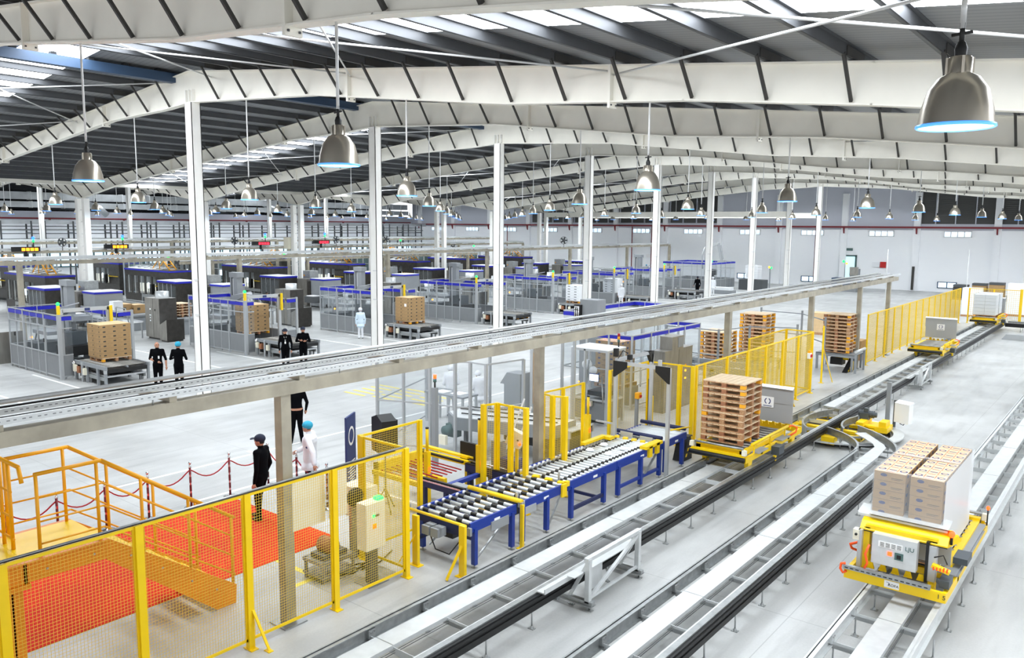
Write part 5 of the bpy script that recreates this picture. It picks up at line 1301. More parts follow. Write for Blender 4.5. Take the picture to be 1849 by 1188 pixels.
def filler_small():
    r = thing('windowed_machine', '', 'machine', (-52.8, 19.6, 0))
    m = mb('stain_dark').box(0, 2.4, 0, 1.6, .2, 2.15).box(.1, 2.3, .1, 1.5, 0, .2).use('box_white').box(0, 2.4, 0, 1.6, 2.15, 2.2); m.build('body', parent=r)
    m = MB().use('glass_dark'); w = mb('alu')
    for k in range(4): m.quad((.2 + k * .55, -.01, .8), (.65 + k * .55, -.01, .8), (.65 + k * .55, -.01, 1.9), (.2 + k * .55, -.01, 1.9)); w.box(.17 + k * .55, .2 + k * .55, -.03, 0, .5, 2.0)
    m.build('window', parent=r); w.build('window_post', parent=r); mb('blue_band').box(-.02, 2.42, -.03, 0, 2.05, 2.17).box(2.4, 2.43, 0, 1.6, 2.05, 2.17).build('blue_band', parent=r)
    mb('galv').box(-2.6, 0, .2, 1.0, .9, .95).box(-2.6, 0, .2, .24, .95, 1.1).box(-2.6, -2.5, .2, 1, 0, .9).box(-1.2, -1.1, .2, 1, 0, .9).build('infeed', parent=r)
    return r
def filler():
    r = thing('filling_machine', '', 'machine', (-60.2, 21.0, 0))
    m = mb('stain_dark').box(0, 6.4, 0, .06, .2, .9).box(0, 6.4, 0, .06, 2.2, 2.7).box(6.34, 6.4, 0, 1.8, .2, 2.7).box(0, .06, 0, 1.8, .2, 2.7).box(0, 6.4, 1.74, 1.8, .2, 2.7).box(4.4, 6.34, 0.06, 1.7, .2, 2.7)
    for x in (0, .95, 1.9, 2.85, 3.8): m.box(x, x + .22, 0, .06, .9, 2.2)
    m.use('steel').box(0.06, 6.34, .06, 1.74, 2.66, 2.7).box(.1, 4.3, .1, 1.7, .9, .95).use('black').box(.2, 6.2, .2, 1.6, 0, .25); m.build('housing', parent=r)
    mb('carousel_glow').box(.3, 4.2, .8, 1.2, .95, 2.1).use('alu').box(.3, 4.2, .7, .8, 1.6, 2.2).box(.1, 4.3, 1.7, 1.73, .95, 2.2).build('carousel', parent=r)  # faint glow added to the carousel block so the windows look lit
    g = MB().use('glass'); w = mb('alu')
    for k in range(4):
        x = .22 + k * .95
        g.quad((x, .02, .9), (x + .73, .02, .9), (x + .73, .02, 2.2), (x, .02, 2.2)); w.box(x + .34, x + .38, -.02, .03, .9, 2.2)
    g.build('window', parent=r); w.build('window_post', parent=r)
    mb('blue_band').box(-.02, 6.42, -.03, 0, 2.58, 2.68).box(6.4, 6.43, 0, 1.8, 2.58, 2.68).build('blue_band', parent=r)
    m = mb('box_white').box(0.2, 3.6, .2, 1.6, 2.7, 2.76).use('galv'); 
    for k in range(6): m.tube([(.5 + k * .9, .3, 2.78), (.9 + k * .9, 1.4, 2.95)], .04, 6)
    m.build('roof_pipes', parent=r)
    m = mb('orange')
    for y in (.5, 1.0): m.tube([(3.2, y, 2.75), (4.1, y, 3.45), (4.6, y, 3.45), (5.6, y, 2.75)], .04, 6); m.tube([(4.2, y, 2.75), (4.2, y, 3.4)], .03, 6)
    for k in range(3): m.tube([(5.0 + k * .25, .5, 3.1 - k * .2), (5.0 + k * .25, 1.0, 3.1 - k * .2)], .03, 6)
    m.build('crossover_stairs', parent=r)
    m = mb('black').box(4.5, 6.3, -.03, 0, 1.5, 1.62).box(4.1, 4.4, -.25, 0, 1.0, 1.7).use('yellow')
    for k in range(9): m.box(4.55 + k * .2, 4.65 + k * .2, -.035, -.03, 1.52, 1.6)
    m.use('screen_white').box(3.95, 4.1, -.3, -.25, 1.4, 1.8); m.build('control_panel', parent=r)
    return r
def trackline():
    r = thing('bottle_conveyor', '', 'conveyor', (-57.0, 23.6, 0))
    m = mb('galv')
    for k in range(3):
        m.box(-3, 9.5, k * .5, k * .5 + .2, 1.0, 1.05); m.tube([(-3, k * .5 + .02, 1.18), (9.5, k * .5 + .02, 1.18)], .015, 5); m.tube([(-3, k * .5 + .18, 1.18), (9.5, k * .5 + .18, 1.18)], .015, 5)
    m.build('belt', parent=r)
    m = mb('alu')
    for k in range(8):
        for y in (0, 1.2): m.box(-2.8 + k * 1.7, -2.74 + k * 1.7, y, y + .05, 0, 1.0)
    m.build('leg', parent=r)
    return r
def tall_glass():
    r = thing('glass_cabinet', '', 'cabinet', (-66.5, 24.0, 0))
    m = mb('alu'); g = MB().use('glass_dark'); 
    for x in (0, .9, 1.8, 2.7):
        for y in (0, 1.5): m.box(x - .05, x + .05, y - .05, y + .05, 0, 3.0)
    for z in (.1, 1.0, 2.0, 2.95): m.box(0, 2.7, -.04, .04, z, z + .05).box(2.66, 2.74, 0, 1.5, z, z + .05)
    g.quad((0, 0, .1), (2.7, 0, .1), (2.7, 0, 3), (0, 0, 3)).quad((2.7, 0, .1), (2.7, 1.5, .1), (2.7, 1.5, 3), (2.7, 0, 3)); m.build('frame', parent=r); g.build('glazing', parent=r)
    mb('motor_green').box(.2, 2.5, .4, 1.2, .3, 2.6).use('screen_white').box(.4, 1.0, .38, .4, 1.4, 1.9).build('body', parent=r)
    return r
protos = []
def series(fn, label, grp, ks, jit=0, offy=0, offx=0):
    p = fn(); loc0 = p.location.copy(); first = True; out = []
    for k in ks:
        lo = loc0 + Vector((offx + (random.uniform(-jit, jit) if k else 0), PIT * k + offy, 0))
        if first: p['label'] = label % names[k]; p['group'] = grp; p.location = lo; o = p; first = False
        else: o = dup(p, lo, None, label % names[k], grp)
        out.append(o)
    return out
series(cell, 'glass palletizer cell with blue top band, %s from the left', 'row of palletizer cells', range(0, 7))
series(mast, 'grey palletizer mast inside a blue banded cell, %s from the left', 'palletizer masts', range(0, 7))
series(exit_conv, 'metal exit conveyor in front of a palletizer cell, %s from the left', 'exit conveyors of the palletizer cells', range(0, 7))
series(steel_cab, 'tall stainless cabinet with round roof fan, %s from the left', 'stainless cabinets behind the cells', range(0, 6))
series(console, 'low stainless control console with sloping top, %s from the left', 'sloping control consoles', range(-1, 6))
series(labeller, 'white labelling head over a narrow belt, %s from the left', 'labelling machines', range(0, 7))
series(blue_cab, 'grey machine cabinet pair with blue edge, %s from the left', 'grey machine cabinets', range(0, 7))
series(filler_small, 'small dark machine with windows and blue edge, %s from the left', 'small windowed machines', range(0, 8))
series(filler, 'long dark filling machine with bright windows and orange crossover stairs, %s from the left', 'filling machines', range(0, 7))
series(trackline, 'row of parallel bottle conveyors on thin legs, %s from the left', 'bottle conveyors', range(0, 8))
series(tall_glass, 'tall glazed cabinet far behind the filling machines, %s from the left', 'tall glazed cabinets', range(-1, 8))
series(tall_glass, 'tall glazed cabinet near the far left wall, %s from the left', 'tall glazed cabinets by the wall', range(-1, 7), 1.0, 3.5, -8)
series(filler, 'dark filling machine in the rear row near the far left wall, %s from the left', 'rear filling machines', range(0, 7), .5, 3.0, -14)

# loads on exit conveyors
carton2 = mb('card').box(0, .53, 0, .385, 0, .178).use('card_light').box(.002, .528, .002, .383, .178, .181).use('ink_dark').box(.4, .47, -.001, 0, .08, .12).box(0, .53, -.001, 0, 0, .006).box(.53, .531, .1, .2, .07, .12).box(.531, .532, 0, .385, 0, .005)
carton2 = carton2.mesh('carton')
wbox = mb('box_white').box(0, .53, 0, .385, 0, .178).use('grey_panel').box(.15, .35, -.001, 0, .06, .12).box(0, .53, -.001, 0, 0, .006)
wbox = wbox.mesh('carton')
cw = ('first', 'second', 'third', 'fourth', 'fifth')
for k, (dx, me, nz) in {0: (0, carton2, 7), 1: (-2.6, carton2, 7), 2: (0, carton2, 7), 4: (0, wbox, 6), 5: (-2.0, wbox, 6)}.items():
    y = 13.85 + PIT * k; wh = 'white' if me is wbox else 'brown'
    z = .76
    where = 'on the exit conveyor' if dx == 0 else 'inside the glass'
    pallet((-32.3 + dx - .45 + .9, y, z), 'wooden pallet under %s cartons %s of the %s cell' % (wh, where, names[k]), None, .5, 1.0, 1.05)
    cartons(-32.3 + dx + .4, y - .02, z + .15, 2, 3, nz, me, '%s stack %s of %s cell' % (wh, where.replace('the ', ''), names[k]), cl=.54, cd=.385, ch=.181)
for k in (0,): pallet((-31.0, 14.0 + PIT * 3, .4), 'empty wooden pallet with orange corners on the lower chain of the fourth cell', None, .8)
tag(mb('paper').box(-31.2, -31.05, 13.82 + PIT * 2, 13.83 + PIT * 2, 1.7, 1.85).build('paper_label'), 'white label on the brown carton stack of the third cell', 'label')
# loose cartons, pallets in the background
for i, (x, y, z, s_) in enumerate(((-46.4, 21.5, .9, 1.9), (-46.0, 22.2, .9, 1.7), (-54.3, 49.5, .9, 1.6), (-56, 51.5, .0, 1.8), (-53.3, 49.6, .9, 1.6), (-42.5, 12.4, .0, 1.5), (-61.5, 66, .0, 1.6))):
    b = bpy.data.objects.new('carton', carton2.copy() if False else carton2); COL.objects.link(b); b.location = (x, y, z); b.scale = (s_, s_, s_ * 1.6)
    tag(b, 'big plain brown carton among the packing machines, %s from the left' % ('second', 'third', 'fourth', 'fifth', 'sixth', 'first', 'seventh')[i], 'carton', 'loose cartons among the machines')
for i, (x, y) in enumerate(((-43.0, 22.3), (-46.5, 21.4), (-54.5, 49.4))):
    tag(mb('grey_paint').box(x, x + 2.2, y, y + 1.4, .8, .9).box(x + .1, x + .2, y + .1, y + 1.3, 0, .8).box(x + 2, x + 2.1, y + .1, y + 1.3, 0, .8).build('work_table'), 'grey work table between the packing machines, %s from the left' % ('second', 'first', 'third')[i], 'table')
for i in range(5): pallet((-42.6, 22.6, .9 + i * .149), 'brown pallet in the small stack beside the first steel cabinet, %s from the bottom' % names[i], 'small pallet stack beside the steel cabinet', .1, 1.0, 1.0)
mm = thing('sloped_hopper', 'stainless sloped console at the left picture edge beside the first cell', 'machine', (-39.6, 12.7, 0))
mb('steel').prism([(0, 0), (1.5, 0), (1.5, 1.35), (.2, 1.1)], 0, 1.2, 'y').build('body', parent=mm)

# ================================================================ far cable bridges
def far_bridge(x, z, y0, y1, lbl, ps):
    r = thing('cable_bridge', lbl, 'beam', (x, y0, 0)); L = y1 - y0
    mb('beam_steel').box(-.08, .08, 0, L, z - .18, z).build('main_beam', parent=r)
    m = mb('galv_light').tube([(-.7, 0, z + .14), (-.7, L, z + .14)], .05, 6).box(-.4, -.38, 0, L, z + .04, z + .16).box(-.02, 0, 0, L, z + .04, z + .16); m.build('tray', parent=r)
    mb('black_rubber').box(-.3, -.1, 0, L, z + .05, z + .1).build('cable', parent=r)
    m = mb('beam_steel'); y = .5
    while y < L: m.box(-.8, .05, y - .05, y + .05, z, z + .05); y += 2
    m.build('arm', parent=r)
    for y in ps:
        if y0 < y < y1 + .1: mb('beam_steel').box(-.12, .12, y - y0 - .1, y - y0 + .1, 0, z - .18).build('column', parent=r)
    return r
far_bridge(-41.2, 4.2, 6, 79, 'long far cable bridge passing behind the palletizer cells', [15, 26.5, 38, 48.5, 60, 70, 78.9])
far_bridge(-62.0, 4.0, 12, 80, 'lower rear cable bridge above the filling machines', [22, 33, 45, 57, 68, 79.9])
far_bridge(-66.0, 4.55, 12, 80, 'upper rear cable bridge above the filling machines', [22, 36, 46.6, 60.5, 70, 79.9])
far_bridge(-54.0, 3.3, 30, 62, 'middle low cable bridge between the filling machines', [32.5, 41, 49.3, 57, 60.6])
for i, (y, c_, x, z) in enumerate(((23.0, 'led_amber', -62, 4.1), (29.3, 'led_amber', -62, 4.2), (42, 'led_red', -62, 4.3), (48.6, 'led_red', -62, 4.35))):
    d = thing('led_display', '%s glowing number display under the rear cable bridge, %s from the left' % ('amber' if i < 2 else 'red', names[i]), 'display', (x + .18, y, z), 0, 'number displays under the rear bridge')
    mb('black').box(-.1, .1, -.9, .9, -.12, .2).box(-.1, -.04, -.1, .1, -.5, 0).build('case', parent=d); m = mb(c_)
    for j in range(4): m.box(.1, .11, -.3 + j * .28, -.08 + j * .28, -.08, .12)
    m.build('digits', parent=d)
    s_ = thing('signal_lamp', 'blue and green signal lamp above the rear cable bridge, %s from the left' % names[i], 'signal light', (x - .04, y + .6, z + .3), 0, 'signal lamps above the rear bridge')
    mb('signal_blue').ball((0, 0, .5), .11, n=8, m=6).build('blue_lens', parent=s_); mb('signal_green').ball((0, 0, .3), .09, n=8, m=6).use('black').tube([(0, 0, -.7), (0, 0, .25)], .04, 6).build('green_lens', parent=s_)
for i, (x, y, z) in enumerate(((-62, 33.5, 3.3), (-62, 44.5, 3.3), (-62, 26.5, 3.2), (-54, 61.5, 4.0), (-62, 59, 4.45))):
    s_ = thing('signal_lamp', 'small green signal lamp on a machine far back, %s' % ('second from the left', 'third from the left', 'leftmost', 'rightmost', 'fourth from the left')[i], 'signal light', (x, y, z), 0, 'small green signal lamps')
    mb('signal_green').ball((0, 0, 0), .1, n=8, m=6).use('black').tube([(0, 0, -.5), (0, 0, 0)], .04, 6).build('lens', parent=s_)
for i, (x, y, z) in enumerate(((-62, 25.5, 4.6), (-62, 39.5, 4.6), (-62, 50.5, 4.6), (-62, 57.0, 4.6), (-54, 58.5, 3.9), (-41.2, 59, 4.8))):
    f = thing('round_fan', 'dark round fan on a cable bridge, %s from the left' % names[i], 'fan', (x, y, z), .5, 'round fans on the bridges')
    m = mb('grey_dark').lathe([(.32, -.06), (.34, 0), (.32, .06), (.30, 0), (.32, -.06)], 16, (0, 0, 0), 'y').lathe([(.001, -.1), (.08, -.1), (.08, .1), (.001, .1)], 10, (0, 0, 0), 'y')
    for a in range(5): m.cbox((.17 * math.cos(a * 1.257), 0, .17 * math.sin(a * 1.257)), (.26, .03, .14), 0, 0, -a * 1.257)
    m.tube([(0, 0, -.32), (0, 0, -.7)], .03, 6).build('cage', parent=f)
tag(mb('cream').box(-53.65, -53.04, 38.5, 39.3, 4.1, 5.0).build('junction_box'), 'beige square box on a white column by the rear cable bridge', 'box')

# ================================================================ robot cell at the far end
rc = thing('robot_cell', 'far glass enclosure with blue top band around the tall robot arm', 'enclosure', (-38.5, 72.5, 0))
m = mb('alu'); b = mb('blue_band'); g = MB().use('glass'); gp = mb('grey_panel')
for a, c in (((0, 0), (5.2, 0)), ((5.2, 0), (5.2, 5.5)), ((0, 5.5), (5.2, 5.5)), ((0, 0), (0, 5.5))): fence_strip(m, b, g, gp, a, c, 2.7, 1.0, 5)
m.build('frame', parent=rc); b.build('blue_band', parent=rc); g.build('glazing', parent=rc); gp.build('lower_panel', parent=rc)
ro = thing('palletizing_robot', 'grey articulated robot arm rising above the far glass cell', 'robot', (-35.0, 76.0, 0))
mb('grey_dark').lathe([(.001, 0), (.5, 0), (.5, .7), (.35, 1.3), (.001, 1.3)], 12).use('black').box(-.5, .5, -.4, .4, 1.3, 1.9).build('base', parent=ro)
m = mb('galv_light').bar((-.1, 0, 1.8), (-.5, 0, 4.0), .35, .3).bar((-.5, 0, 4.0), (.7, 0, 4.5), .3, .25).tube([(-.9, 0, 1.9), (-1.0, 0, 3.2), (-.7, 0, 4.1)], .07, 6); m.build('upper_arm', parent=ro)
mb('alu').bar((.7, 0, 4.5), (1.1, 0, 2.8), .22, .2).bar((1.0, 0, 4.3), (1.3, 0, 2.9), .07).box(.8, 1.5, -.3, .3, 2.5, 2.8).build('forearm', parent=ro)
wp = thing('white_pallet_load', 'white wrapped pallet load on a dark conveyor right of the robot cell', 'load', (-30.8, 76.5, 0))
mb('grey_dark').box(-1.2, 1.2, -.5, .9, 0, 1.0).build('conveyor', parent=wp)
m = mb('box_white')
for a in range(3):
    for c in range(6): m.box(-.6 + a * .42, -.6 + a * .42 + .41, -.4, .6, 1.1 + c * .22, 1.3 + c * .22)
m.build('cartons', parent=wp)
sg = thing('signal_tower', 'orange and green signal lamps right of the robot cell', 'signal light', (-28.9, 76.0, 0)); mb('grey_paint').box(-.05, .05, -.05, .05, 0, 2.2).build('pole', parent=sg); mb('signal_orange').ball((-.1, 0, 2.3), .1, n=8, m=6).build('orange_lens', parent=sg); mb('signal_green').ball((.1, 0, 2.25), .1, n=8, m=6).build('green_lens', parent=sg)
sg = thing('signal_tower', 'green signal lamp on the front corner of the robot cell', 'signal light', (-33.3, 72.4, 2.75)); mb('signal_green').ball((0, 0, .1), .12, n=8, m=6).build('lens', parent=sg)
lw = thing('low_white_rack', 'low grey machine with white crates in front of the robot cell', 'machine', (-32.5, 69.5, 0)); mb('grey_paint').box(0, 2.6, 0, 1, 0, .35).use('box_white').box(.2, 2.4, .1, .9, .35, .6).build('body', parent=lw)
# doorway and machine at the end wall
dr = struct(mb('door_glass').box(-25.6, -24.2, 86.9, 87, 0, 3.2).build('door_1')); mb('motor_green').box(-25.75, -25.6, 86.85, 87, 0, 3.3).box(-24.2, -24.05, 86.85, 87, 0, 3.3).box(-25.75, -24.05, 86.85, 87, 3.2, 3.35).build('door_frame', parent=dr)
sn = tag(mb('motor_green').box(-25.5, -24.5, 86.85, 86.95, 3.8, 4.05).build('exit_sign'), 'small green exit sign above the far doorway', 'sign')
em = thing('blue_machine', 'blue and grey machine with signal lamps standing by the far doorway', 'machine', (-24.5, 80.5, 0))
mb('vent_blue').box(0, 2.4, 0, 1.4, .5, 1.3).use('grey_panel').box(.1, 2.3, .1, 1.3, 0, .5).box(1.6, 2.3, .2, 1.2, 1.3, 2.2).use('steel').box(1.6, 2.4, .1, .2, 1.6, 2.4).build('body', parent=em); mb('signal_green').ball((.9, .5, 2.9), .12, n=8, m=6).use('signal_orange').ball((1.2, .5, 2.7), .1, n=8, m=6).use('grey_paint').tube([(1.05, .5, 1.3), (1.05, .5, 2.9)], .04, 6).build('signal_lamps', parent=em)
tag(mb('box_white').box(-22.5, -21.8, 86.85, 86.95, 2.2, 2.7).use('red').box(-21.75, -21.2, 86.85, 86.95, 2.15, 2.75).build('notice_board'), 'white and red notice on the far wall right of the doorway', 'sign')
tag(mb('red').box(-47.5, -47.1, 86.6, 86.8, 2.2, 3.0).use('paper').box(-48.4, -47.6, 86.8, 86.9, 2.4, 2.8).build('hose_box'), 'red fire hose box on the far wall behind the machines', 'box')
tag(mb('ink_dark').box(-18.7, -18.5, 86.5, 86.7, .1, 2.4).build('drain_pipe'), 'dark short pipe on a pilaster of the far wall', 'pipe')
for i, (x, y) in enumerate(((-14.8, 61.0), (-10.4, 65), (-7.4, 69))):
    tag(mb('alu_white').tube([(x, y, 0), (x, y, 4.6)], .025, 6).build('thin_pole'), 'thin white upright pole near the far end of the hall, %s from the left' % names[i], 'pole', 'thin poles at the far end')
# pallet goods at the far right end
k_ = 0
for i in range(9):
    x = -13.6 + i * 1.35
    p = thing('stored_pallet', 'far pallet load stored against the end wall, %s from the left' % names[i], 'load', (x, 78.5 + (i % 2) * .6, 0), 0, 'stored pallet loads at the far end')
    mb('wood').box(0, 1.1, 0, 1.0, 0, .14).build('pallet', parent=p); mb(('stain_dark', 'card', 'card', 'box_white')[i % 4]).box(0, 1.1, 0, 1.0, .14, 1.1 + (i % 3) * .15).use('grey_dark').box(0, 1.1, 0, 1, 1.12 + (i % 3) * .15, 1.3 + (i % 3) * .15).build('goods', parent=p)
for i, (x, y, m_) in enumerate(((-15.2, 46.5, 'card_light'), (-10.4, 63.5, 'box_white'), (-8.0, 66.0, 'box_white'), (-5.5, 68, 'card'), (-11.4, 38.6, 'card'))):
    p = thing('stored_pallet', ('pale load on a pallet seen through the distant yellow fence', 'white wrapped load left behind the farthest shuttle', 'tall white wrapped load behind the farthest shuttle', 'brown load right behind the farthest shuttle', 'brown cartons behind the right pallet stack')[i], 'load', (x, y, 0))
    mb('wood').box(0, 1.2, 0, 1.0, 0, .14).build('pallet', parent=p); mb(m_).box(0, 1.15, 0, .95, .14, (1.25, 2.0, 2.3, 1.6, .9)[i]).build('goods', parent=p)
fb = thing('blue_band_enclosure', 'glass cell with blue band partly hidden behind the cable bridge columns', 'enclosure', (-19.5, 28.0, 0))
m = mb('alu'); b = mb('blue_band'); g = MB().use('glass'); gp = mb('grey_panel')
for a, c in (((0, 0), (2.2, 0)), ((2.2, 0), (2.2, 6)), ((0, 6), (2.2, 6)), ((0, 0), (0, 6))): fence_strip(m, b, g, gp, a, c, 2.5, .1, 4, panel=False)
m.build('frame', parent=fb); b.build('blue_band', parent=fb); g.build('glazing', parent=fb)
eq = thing('chain_conveyor', 'grey steel chain conveyor frame behind the shuttle fence', 'conveyor', (-13.9, 27.2, 0))
m = mb('grey_paint').box(0, 3.0, 0, .12, .8, 1.0).box(0, 3.0, 1.4, 1.52, .8, 1.0)
for x in (.05, 1.5, 2.85): m.box(x, x + .14, 0, .12, 0, .9).box(x, x + .14, 1.4, 1.52, 0, .9)
m.box(0, 3.0, 0, .08, .2, .28).build('frame', parent=eq)
# ================================================================ people: one continuous remeshed body each
def person(x, y, h, face, label, pose=None, outfit='black', hat=None, vox=.018, badge=False, extra=None, sleeves='long', lean=0.0):
    """face: heading angle of the person's front (0 = +x). local frame: +x forward, +y left, z up, metres at 1.75 m height"""
    r = thing('person', label, 'person', (x, y, 0), face)
    s = h / 1.75; P = dict(lh=(.05, .24, .80), rh=(.05, -.24, .80), le=(-.03, .26, 1.10), re=(-.03, -.26, 1.10), lk=(.02, .09, .48), rk=(.02, -.09, .48), lf=(0, .10, .08), rf=(0, -.10, .08), head=(.02, 0, 1.62), turn=0)
    P.update(pose or {})
    cols = {'black': ('cloth_black', 'cloth_black'), 'white': ('cloth_white', 'cloth_white'), 'coat': ('cloth_white', 'cloth_black'), 'bluecoat': ('cloth_lightblue', 'cloth_white')}[outfit]
    m = MB(); prims = []      # (a, b, ra, rb, region)
    ls, rs_ = Vector((0, .18, 1.42)), Vector((0, -.18, 1.42)); pel = Vector((0, 0, .95)); ch = Vector((0, 0, 1.28))
    V = {k: Vector(v) for k, v in P.items() if k != 'turn'}
    def cap(a, b, ra, rb, reg, n=12, sc=1.0):
        a = Vector(a); b = Vector(b); prims.append((a, b, max(ra, rb), reg))
        m.ball(a, ra, (1, 1, 1), n, 8); m.ball(b, rb, (1, 1, 1), n, 8); m.tube([a, b], ra, n, True, rb)
    hd = V['head']; nk = Vector((0, 0, 1.47))
    # torso: one lofted elliptical body
    w_ = 1.0 if outfit == 'black' else (1.3 if outfit == 'coat' else 1.14); aw = 1.35 if outfit == 'coat' else 1.0
    def loft(rings, n=20):
        o_ = len(m.v); m.lathe([(.001, rings[0][0])] + [(1.0, z) for z, a, b in rings] + [(.001, rings[-1][0])], n)
        for k, (z, a, b) in enumerate(rings):
            for q in range(n):
                i_ = o_ + (k + 1) * n + q; v = m.v[i_]; m.v[i_] = (v[0] * a, v[1] * b, v[2])
    R_ = [(.84, .10, .15), (.92, .118, .165), (1.0, .115, .16), (1.1, .108, .15), (1.2, .115, .16), (1.3, .125, .185), (1.38, .115, .195), (1.44, .08, .14), (1.48, .05, .06)]
    if outfit != 'black': R_ = [(.68, .15, .20), (.76, .148, .198)] + R_[0:]
    loft([(z, a * w_, b * w_) for z, a, b in R_])
    prims.append((Vector((0, 0, .98)), Vector((0, 0, 1.42)), .17, 'top'))
    cap((0, .1, 1.41), ls, .075, .07, 'top'); cap((0, -.1, 1.41), rs_, .075, .07, 'top')
    cap(nk - Vector((0, 0, .04)), nk + (hd - nk) * .45, .06, .055, 'skin')
    t = P['turn']; f = Vector((math.cos(t), math.sin(t), 0)); sd = Vector((-math.sin(t), math.cos(t), 0))
    m.ball(hd, .1, (.98, .8, 1.12), 16, 12); m.ball(hd + f * .025 + Vector((0, 0, -.05)), .075, (1, .85, 1), 14, 10)
    prims.append((hd, hd, .115, 'skin'))
    m.ball(hd + f * .103 + Vector((0, 0, -.015)), .017, (1, .8, 1.5), 8, 6)
    for q in (-1, 1): m.ball(hd + sd * (.082 * q) + Vector((0, 0, -.01)), .024, (.8, .5, 1.3), 8, 6)
    for S, E_, Hd in ((ls, V['le'], V['lh']), (rs_, V['re'], V['rh'])):
        cap(S, E_, .062 * aw, .048 * aw, 'top'); w = E_.lerp(Hd, .82)
        cap(E_, w, .047 * aw, (.036 if outfit == 'black' else .044) * aw, 'top' if sleeves == 'long' else 'skin'); cap(w, w.lerp(Hd, .9), .028, .03, 'skin')
    for Hp, K, Fo in ((Vector((0, .085, .92)), V['lk'], V['lf']), (Vector((0, -.085, .92)), V['rk'], V['rf'])):
        cap(Hp, K, .098, .068, 'leg'); cap(K, Fo, .066, .052, 'leg')
        m.ball(Fo + Vector((.05, 0, -.035)), .05, (2.4, .95, .85), 12, 8); prims.append((Fo + Vector((-.03, 0, -.05)), Fo + Vector((.14, 0, -.05)), .05, 'shoe'))
    if outfit in ('white', 'coat', 'bluecoat'):
        prims.append((Vector((0, 0, .70)), Vector((0, 0, .95)), .19, 'top'))
    me = m.use('skin').mesh('body'); tmp = bpy.data.objects.new('tmp', me); COL.objects.link(tmp)
    mod = tmp.modifiers.new('r', 'REMESH'); mod.mode = 'VOXEL'; mod.voxel_size = vox; mod.use_smooth_shade = True
    sm = tmp.modifiers.new('s', 'SMOOTH'); sm.iterations = 3; sm.factor = .5
    out = bpy.data.meshes.new_from_object(tmp.evaluated_get(bpy.context.evaluated_depsgraph_get())); bpy.data.objects.remove(tmp)
    out.name = 'body'; out.materials.clear()
    mats = ['skin', cols[0], cols[1], 'black', 'hair']
    for k in mats: out.materials.append(M[k])
    idx = {'skin': 0, 'top': 1, 'leg': 2, 'shoe': 3}
    PR = [(a, b - a, (b - a).length_squared, ra, reg) for a, b, ra, reg in prims]
    mi = []
    for pg in out.polygons:
        c = pg.center; best = 9; br_ = 'top'
        for a, d, l2, ra, reg in PR:
            tt = 0 if l2 < 1e-9 else max(0, min(1, (c - a).dot(d) / l2)); dist = (c - a - d * tt).length / ra
            if reg == 'skin' and c.z > 1.47: dist *= .8
            if dist < best: best = dist; br_ = reg
        k = idx[br_]
        if k == 0 and c.z > hd.z - .12:
            v = c - hd; fr = v.dot(f)
            if v.z > .055 or (fr < -.0 and v.z > -.045 + (0 if fr < -.03 else .05)): k = 4 if hat != 'bald' else 0
        mi.append(k)
    q = MB(); q.ms = list(mats); q.v = [tuple(v.co) for v in out.vertices]; q.f = [tuple(pg.vertices) for pg in out.polygons]; q.mi = mi; q.sm = [True] * len(mi); bpy.data.meshes.remove(out)
    # face details
    q.use('hair')
    for k in (-1, 1): q.ball(hd + f * .093 + sd * (.034 * k) + Vector((0, 0, .012)), .011, (.6, 1.3, .7), 8, 5); q.cbox(hd + f * .094 + sd * (.034 * k) + Vector((0, 0, .033)), (.008, .034, .006), t)
    q.use('wood_red').cbox(hd + f * .095 + Vector((0, 0, -.058)), (.012, .04, .009), t).use('skin')
    # hands: palm with four fingers and thumb
    for E_, Hd, sg_ in ((V['le'], V['lh'], 1), (V['re'], V['rh'], -1)):
        d = (Hd - E_).normalized(); w = E_.lerp(Hd, .93); sdv = d.cross(Vector((0, 1, 0))).normalized() if abs(d.y) < .9 else Vector((1, 0, 0)); nv = d.cross(sdv).normalized() * -sg_
        q.ball(w + d * .045, .042, (1, 1, 1), 10, 6)
        for i, L in enumerate((.062, .072, .068, .052)):
            o_ = sdv * ((i - 1.5) * .019); a = w + d * .07 + o_
            q.tube([a, a + d * L * .5 + nv * .004, a + d * L * .85 + nv * -.02], .0095, 6, True, .007)
        a = w + d * .03 + sdv * -.035; q.tube([a, a + d * .03 + sdv * -.025, a + d * .055 + sdv * -.028], .011, 6, True, .008)
    b = q.build('body', parent=r); b.scale = (s, s, s)
    def part(nm, q): return q.build(nm, parent=b)
    if hat == 'net':
        q = mb('hairnet'); q.ball(hd + Vector((0, 0, .045)) - f * .012, .118, (1.03, .92, .82), 16, 10); part('hair_net', q)
    if hat == 'whitecap':
        q = mb('cloth_white'); q.ball(hd + Vector((0, 0, .04)) - f * .012, .12, (1.0, .92, .86), 16, 10); part('white_cap', q)
    if hat in ('cap', 'capb'):
        q = mb('cloth_navy'); hh = hd + Vector((0, 0, .05)); q.ball(hh - f * .006, .113, (1.0, .9, .78), 16, 10)
        vs = []
        for i in range(7):
            a = t + (i - 3) * .28; vs.append(hh + Vector((math.cos(a), math.sin(a), 0)) * .10 + Vector((0, 0, .0)))
        for i in range(7):
            a = t + (i - 3) * .20; vs.append(hh + Vector((math.cos(a), math.sin(a), 0)) * (.195 - abs(i - 3) * .006) + Vector((0, 0, -.012)))
        vs += [v + Vector((0, 0, .008)) for v in vs]
        q.add(vs, [(i, i + 1, 8 + i, 7 + i) for i in range(6)] + [(14 + i, 21 + i, 22 + i, 15 + i) for i in range(6)] + [(7 + i, 8 + i, 22 + i, 21 + i) for i in range(6)])
        if hat == 'cap': q.use('label_white').cbox(hh + f * .108 + Vector((0, 0, .02)), (.006, .06, .02), t)
        part('cap', q)
